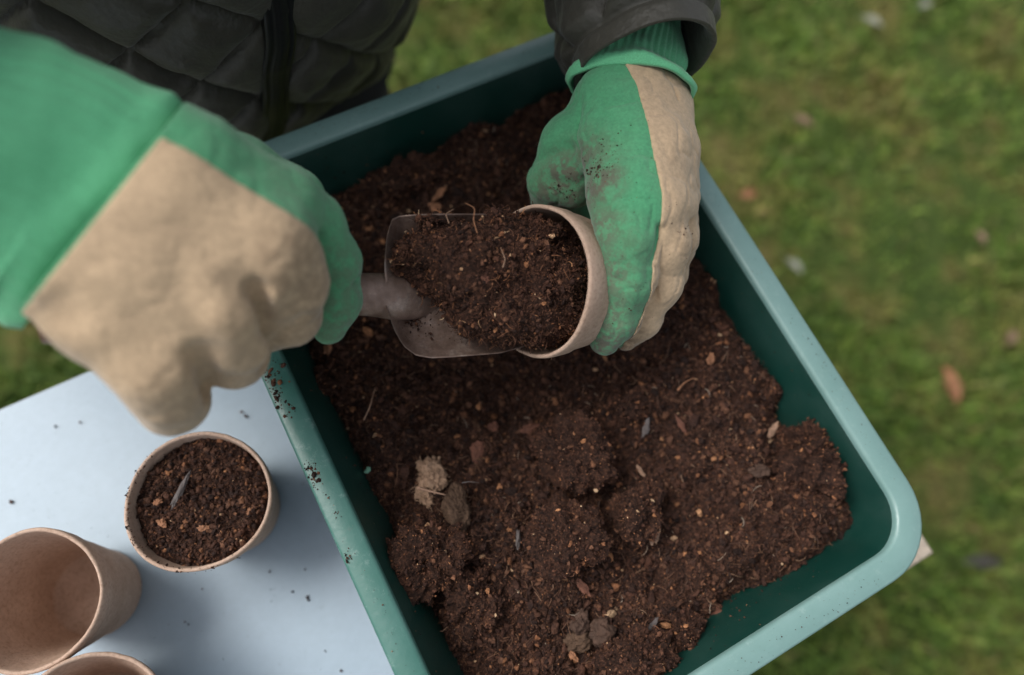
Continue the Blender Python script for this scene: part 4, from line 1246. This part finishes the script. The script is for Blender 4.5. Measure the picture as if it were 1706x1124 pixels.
# ------------------------------------------------------------------ jacket: quilted torso and sleeves
def quilt(s, z, sp_s=.078, sp_z=.074, Hq=.0100, seed=3, wr=1.0):
    """puff height over surface coordinates s (round) and z (along)"""
    w1 = .004 * vnoise(np.stack([s, z], -1), 14, seed); w2 = .004 * vnoise(np.stack([s, z], -1), 14, seed + 9)
    a = (s / sp_s + z / sp_z + w1 * 20); b_ = (s / sp_s - z / sp_z + w2 * 20)
    da = np.abs(a - np.round(a)); db = np.abs(b_ - np.round(b_))
    L = 1 / math.sqrt(1 / sp_s ** 2 + 1 / sp_z ** 2)
    d = np.minimum(da, db) * L
    puff = Hq * (1 - np.exp(-d / .0048)) - .0012 * np.exp(-(d / .0014) ** 2)
    puff = puff + Hq * .35 * np.sqrt(np.clip(da * db * 4, 0, 1))
    # gathers that run away from the stitch lines
    P2 = np.stack([s * 1.0, z * 1.0], -1)
    nz = fbm(np.stack([(s + z) * 60, (s - z) * 18], -1), 1.0, 2, seed + 20)
    nz2 = fbm(np.stack([(s - z) * 60, (s + z) * 18], -1), 1.0, 2, seed + 30)
    puff = puff + wr * (.0011 * nz * np.exp(-da * L / .02) + .0011 * nz2 * np.exp(-db * L / .02)) + wr * .0016 * fbm(P2, 38, 3, seed + 40)
    return puff

def torso_ring(th, z):
    """jacket body before quilting: centre, semi axes by height"""
    cx = np.interp(z, [.70, .80, .90, .95, 1.2, 1.38, 1.46], [-.238, -.217, -.190, -.179, -.155, -.15, -.15])
    cy = np.interp(z, [.70, .80, .90, .95, 1.2, 1.38, 1.46], [.457, .453, .446, .450, .450, .45, .45])
    a = np.interp(z, [.70, .80, .90, 1.0, 1.2, 1.34, 1.40, 1.44, 1.50], [.160, .163, .170, .185, .210, .200, .130, .070, .060])
    b_ = np.interp(z, [.70, .80, 1.0, 1.2, 1.34, 1.40, 1.44, 1.50], [.128, .138, .140, .140, .125, .095, .070, .060])
    c, s = np.cos(th), np.sin(th)
    e = .86
    lx = a * np.sign(c) * np.abs(c) ** e
    ly = b_ * np.sign(s) * np.abs(s) ** e
    ca, sa = math.cos(TA), math.sin(TA)
    return cx + lx * ca - ly * sa, cy + lx * sa + ly * ca
HEM = .788
nt_, nz_ = 460, 300
th = np.linspace(0, 2 * math.pi, nt_, endpoint=False)
zz = np.concatenate([[HEM + .015, HEM + .004], np.linspace(HEM, 1.48, nz_ - 2)])
TH, ZZ = np.meshgrid(th, zz, indexing='ij')
X, Y = torso_ring(TH, ZZ)
dth = 1e-3
X2, Y2 = torso_ring(TH + dth, ZZ)
tx_, ty_ = X2 - X, Y2 - Y
ln = np.hypot(tx_, ty_); nx_, ny_ = ty_ / ln, -tx_ / ln
S_ = np.cumsum(np.hypot(np.diff(X, axis=0, prepend=X[-1:]), np.diff(Y, axis=0, prepend=Y[-1:])), axis=0)
i0 = np.argmin(np.abs(th - 1.5 * math.pi))
S_ = S_ - S_[i0:i0 + 1]
zipd = np.abs(S_)
pf = quilt(S_ + .012, ZZ + .02)
zf = np.exp(-(zipd / .012) ** 2)
pf = pf * (1 - .8 * zf) + .0035 * zf
pf = pf + .006 * fbm(np.stack([S_, ZZ], -1), 7, 2, 77)
hemd = ZZ - HEM
pf = pf * np.clip(hemd / .018 + .25, 0, 1)
pf[:, 0] = -.012; pf[:, 1] = -.006
X = X + nx_ * pf; Y = Y + ny_ * pf
bag = Bag()
# hem drops a little at the front and is gathered
ZZ = ZZ + .004 * np.sin(S_ * 40) * np.exp(-hemd / .03)
bag.add(np.stack([X, Y, ZZ], -1).reshape(-1, 3), grid_faces(nt_, nz_, True, False))
def sleeve(bag, pts, ru, rw, seed, open_end=True, n=150, ns=150, tag_hem=.014):
    pts = np.array(pts)
    ti = np.linspace(0, len(pts) - 1, n)
    C = np.stack([np.interp(ti, np.arange(len(pts)), pts[:, i]) for i in range(3)], -1)
    for _ in range(60): C[1:-1] = (C[:-2] + C[2:] + 2 * C[1:-1]) / 4
    L = np.concatenate([[0], np.cumsum(np.linalg.norm(np.diff(C, axis=0), axis=1))])
    # extra rings near the cuff
    Ln = np.unique(np.concatenate([np.linspace(0, L[-1] - .05, n), np.linspace(L[-1] - .05, L[-1], 40)]))
    C = np.stack([np.interp(Ln, L, C[:, i]) for i in range(3)], -1)
    tq = np.interp(Ln, L, ti)
    ru_ = np.interp(tq, np.arange(len(pts)), ru); rw_ = np.interp(tq, np.arange(len(pts)), rw)
    th = np.linspace(0, 2 * math.pi, ns, endpoint=False)
    s = th[None] * ((ru_ + rw_) / 2).mean() + 0 * Ln[:, None]; z = Ln[:, None] + 0 * th[None]
    circ = 2 * math.pi * ((ru_ + rw_) / 2).mean()
    k = max(2, round(circ / .075))
    disp = quilt(s, z, circ / k, .074, .0075, seed, 1.2)
    end = L[-1] - z
    hem = np.clip((end - tag_hem) / .006, 0, 1)
    disp = disp * hem + .0028 * (1 - hem) - .0020 * np.exp(-((end - tag_hem) / .0018) ** 2)
    disp = disp + .003 * fbm(np.stack([np.cos(th)[None] + 0 * z, np.sin(th)[None] + 0 * z, z * 12], -1), 1.6, 2, seed)
    V, F = tube(C, np.stack([ru_, rw_], -1), ns, disp, False)
    bag.add(V, F)
    n2 = len(C)
    # lining turned inside at the cuff
    V3 = V.reshape(n2, ns, 3)[-1]
    T, U, Wv = frames(C)
    rings = [V3]
    for inset, back in ((.0012, -.0010), (.0040, .0005), (.0060, .010), (.0065, .050), (.008, .09)):
        j = max(0, np.searchsorted(Ln, L[-1] - max(back, 0)) - 1)
        c = C[j] if back > 0 else C[-1] + T[-1] * (-back)
        base_ = V.reshape(n2, ns, 3)[j if back > 0 else -1]
        if back <= 0: base_ = base_ + T[-1] * (-back)
        dirn = base_ - c
        rings.append(c + dirn * (1 - inset / np.linalg.norm(dirn, axis=1, keepdims=True)))
    bag.add(np.array(rings).reshape(-1, 3), grid_faces(len(rings), ns, False, True)[:, ::-1])
sleeve(bag, [(.0, .50, 1.36), (.06, .54, 1.25), (.135, .575, 1.10), (.145, .50, 1.02), (0.1058, 0.3608, 0.9569), (0.1103, 0.3186, 0.9589), (0.1142, 0.2906, 0.9559)],
       [.075, .068, .060, .054, .046, .040, .0375], [.075, .068, .062, .060, .054, .0520, .0500], 13)
sleeve(bag, [(-.31, .36, 1.36), (-.41, .35, 1.25), (-.50, .33, 1.13), (-.42, .27, 1.10), (-.30, .205, 1.095), (-.215, .160, 1.090)],
       [.075, .068, .062, .060, .056, .052], [.075, .068, .062, .060, .058, .056], 29)
jk = under(bag.build('jacket', M['nylon']), person)
tag(jk, 'dark olive diamond quilted jacket with a black front zip')

# zip placket down the front
n = 260
z = np.linspace(HEM + .004, 1.40, n)
us = np.linspace(-1, 1, 15)
bagz = Bag(); rows = []
for k, zv in enumerate(z):
    x0, y0 = torso_ring(np.array([1.5 * math.pi]), np.array([zv]))
    x1, y1 = torso_ring(np.array([1.5 * math.pi + .01]), np.array([zv]))
    t_ = np.array([x1[0] - x0[0], y1[0] - y0[0]]); t_ /= np.linalg.norm(t_)
    nn = np.array([t_[1], -t_[0]])
    wob = .0006 * math.sin(zv * 55) + .0005 * math.sin(zv * 131)
    r_ = []
    for u in us:
        au = abs(u)
        hgt_ = .0075 + .0022 * (1 - au ** 4) - .0022 * math.exp(-((au - .55) / .08) ** 2) + .0012 * math.exp(-(au / .12) ** 2) * (1 if k % 2 else .3) + .0012 * math.sin(zv * 90 + u)
        p = np.array([x0[0], y0[0]]) + t_ * (u * .0105 + wob) + nn * hgt_
        r_.append((p[0], p[1], zv))
    rows.append(r_)
P = np.array(rows)
Pb = P.copy(); Pb[..., :2] -= nn * .006
Pt = np.concatenate([P, Pb[:, ::-1]], 1)
bagz.add(Pt.reshape(-1, 3), grid_faces(n, 30, False, True))
zp = under(bagz.build('zip', M['black_zip']), jk)

# trousers and boots
def trousers(P):
    ca, sa = math.cos(TA), math.sin(TA)
    def W_(lx, ly, z): return (-.222 + lx * ca - ly * sa, .460 + lx * sa + ly * ca, z)
    d = cone(P, W_(.0, 0, .86), W_(0, 0, .80), .11, .105)
    for s in (-1, 1):
        leg = chain(P, [W_(s * .070, 0, .84), W_(s * .076, -.005, .72), W_(s * .09, -.01, .48), W_(s * .105, .01, .10)], [.084, .080, .066, .058], .03)
        d = smin(d, leg, .02)
    return d + .004 * fbm(P, 14, 3, 6)
lo, hi, h = np.array((-.48, .15, .06)), np.array((.10, .72, .90)), .008
G = field_points(lo, hi, h)
V, F = surface_nets(trousers(G), lo, h)
under(np_mesh('trousers', V, F, M['navy_denim']), person)
ca, sa = math.cos(TA), math.sin(TA)
for s in (-1, 1):
    def W_(lx, ly, z): return (-.222 + lx * ca - ly * sa, .460 + lx * sa + ly * ca, z)
    A, B_, C_ = W_(s * .105, .03, .055), W_(s * .11, -.15, .045), W_(s * .105, .01, .13)
    lo, hi = bounds([A, B_, C_], .08); lo[2] = -.01
    G = field_points(lo, hi, .008)
    d = smin(cone(G, A, B_, .045, .042), cone(G, A, C_, .045, .052), .02)
    d = np.maximum(d, -G[..., 2] + .002)
    V, F = surface_nets(d, lo, .008)
    under(np_mesh('boot', V, F, M['boot_rubber']), person)

# loose compost on the back of the glove holding the pot
bag = Bag()
from mathutils.bvhtree import BVHTree
me = gA.data
bvh = BVHTree.FromPolygons([tuple(v.co) for v in me.vertices], [tuple(p.vertices) for p in me.polygons])
me2 = o_.data
bvh2 = BVHTree.FromPolygons([tuple(v.co) for v in me2.vertices], [tuple(p.vertices) for p in me2.polygons])
def stick(bag, c, n, s, lo_, hi_, far=.05):
    c = np.array(c); pts = []
    for _ in range(n):
        o1 = Vector(c + np.array((rng.normal(0, s), rng.normal(0, s), .05)))
        best = None
        for t_ in (bvh, bvh2):
            hit = t_.ray_cast(o1, Vector((0, 0, -1)))
            if hit[0] is not None and (best is None or hit[0].z > best.z): best = hit[0]
        if best is not None and abs(best.z - c[2]) < far: pts.append(tuple(best))
    if pts: crumbs(bag, np.array(pts), sizes(len(pts), lo_, hi_, 2.4))
stick(bag, (0.0688, 0.2083, 0.9641), 260, .0050, .00035, .0014)
stick(bag, (0.0780, 0.2122, 0.9661), 220, .0095, .00025, .0009)
stick(bag, (0.0842, 0.1727, 0.9702), 50, .020, .00018, .0005)
stick(bag, (0.1128, 0.2031, 0.9717), 30, .020, .0002, .0007)
stick(bag, (0.1336, 0.1808, 0.9457), 22, .006, .0003, .0009)
stick(bag, (0.1029, 0.1313, 0.9276), 40, .010, .0002, .0007)
tag(bag.build('soil_crumbs', M['soil'], smooth=False), 'soil crumbs clinging to the glove that holds the pot', 'crumbs', kind='stuff')
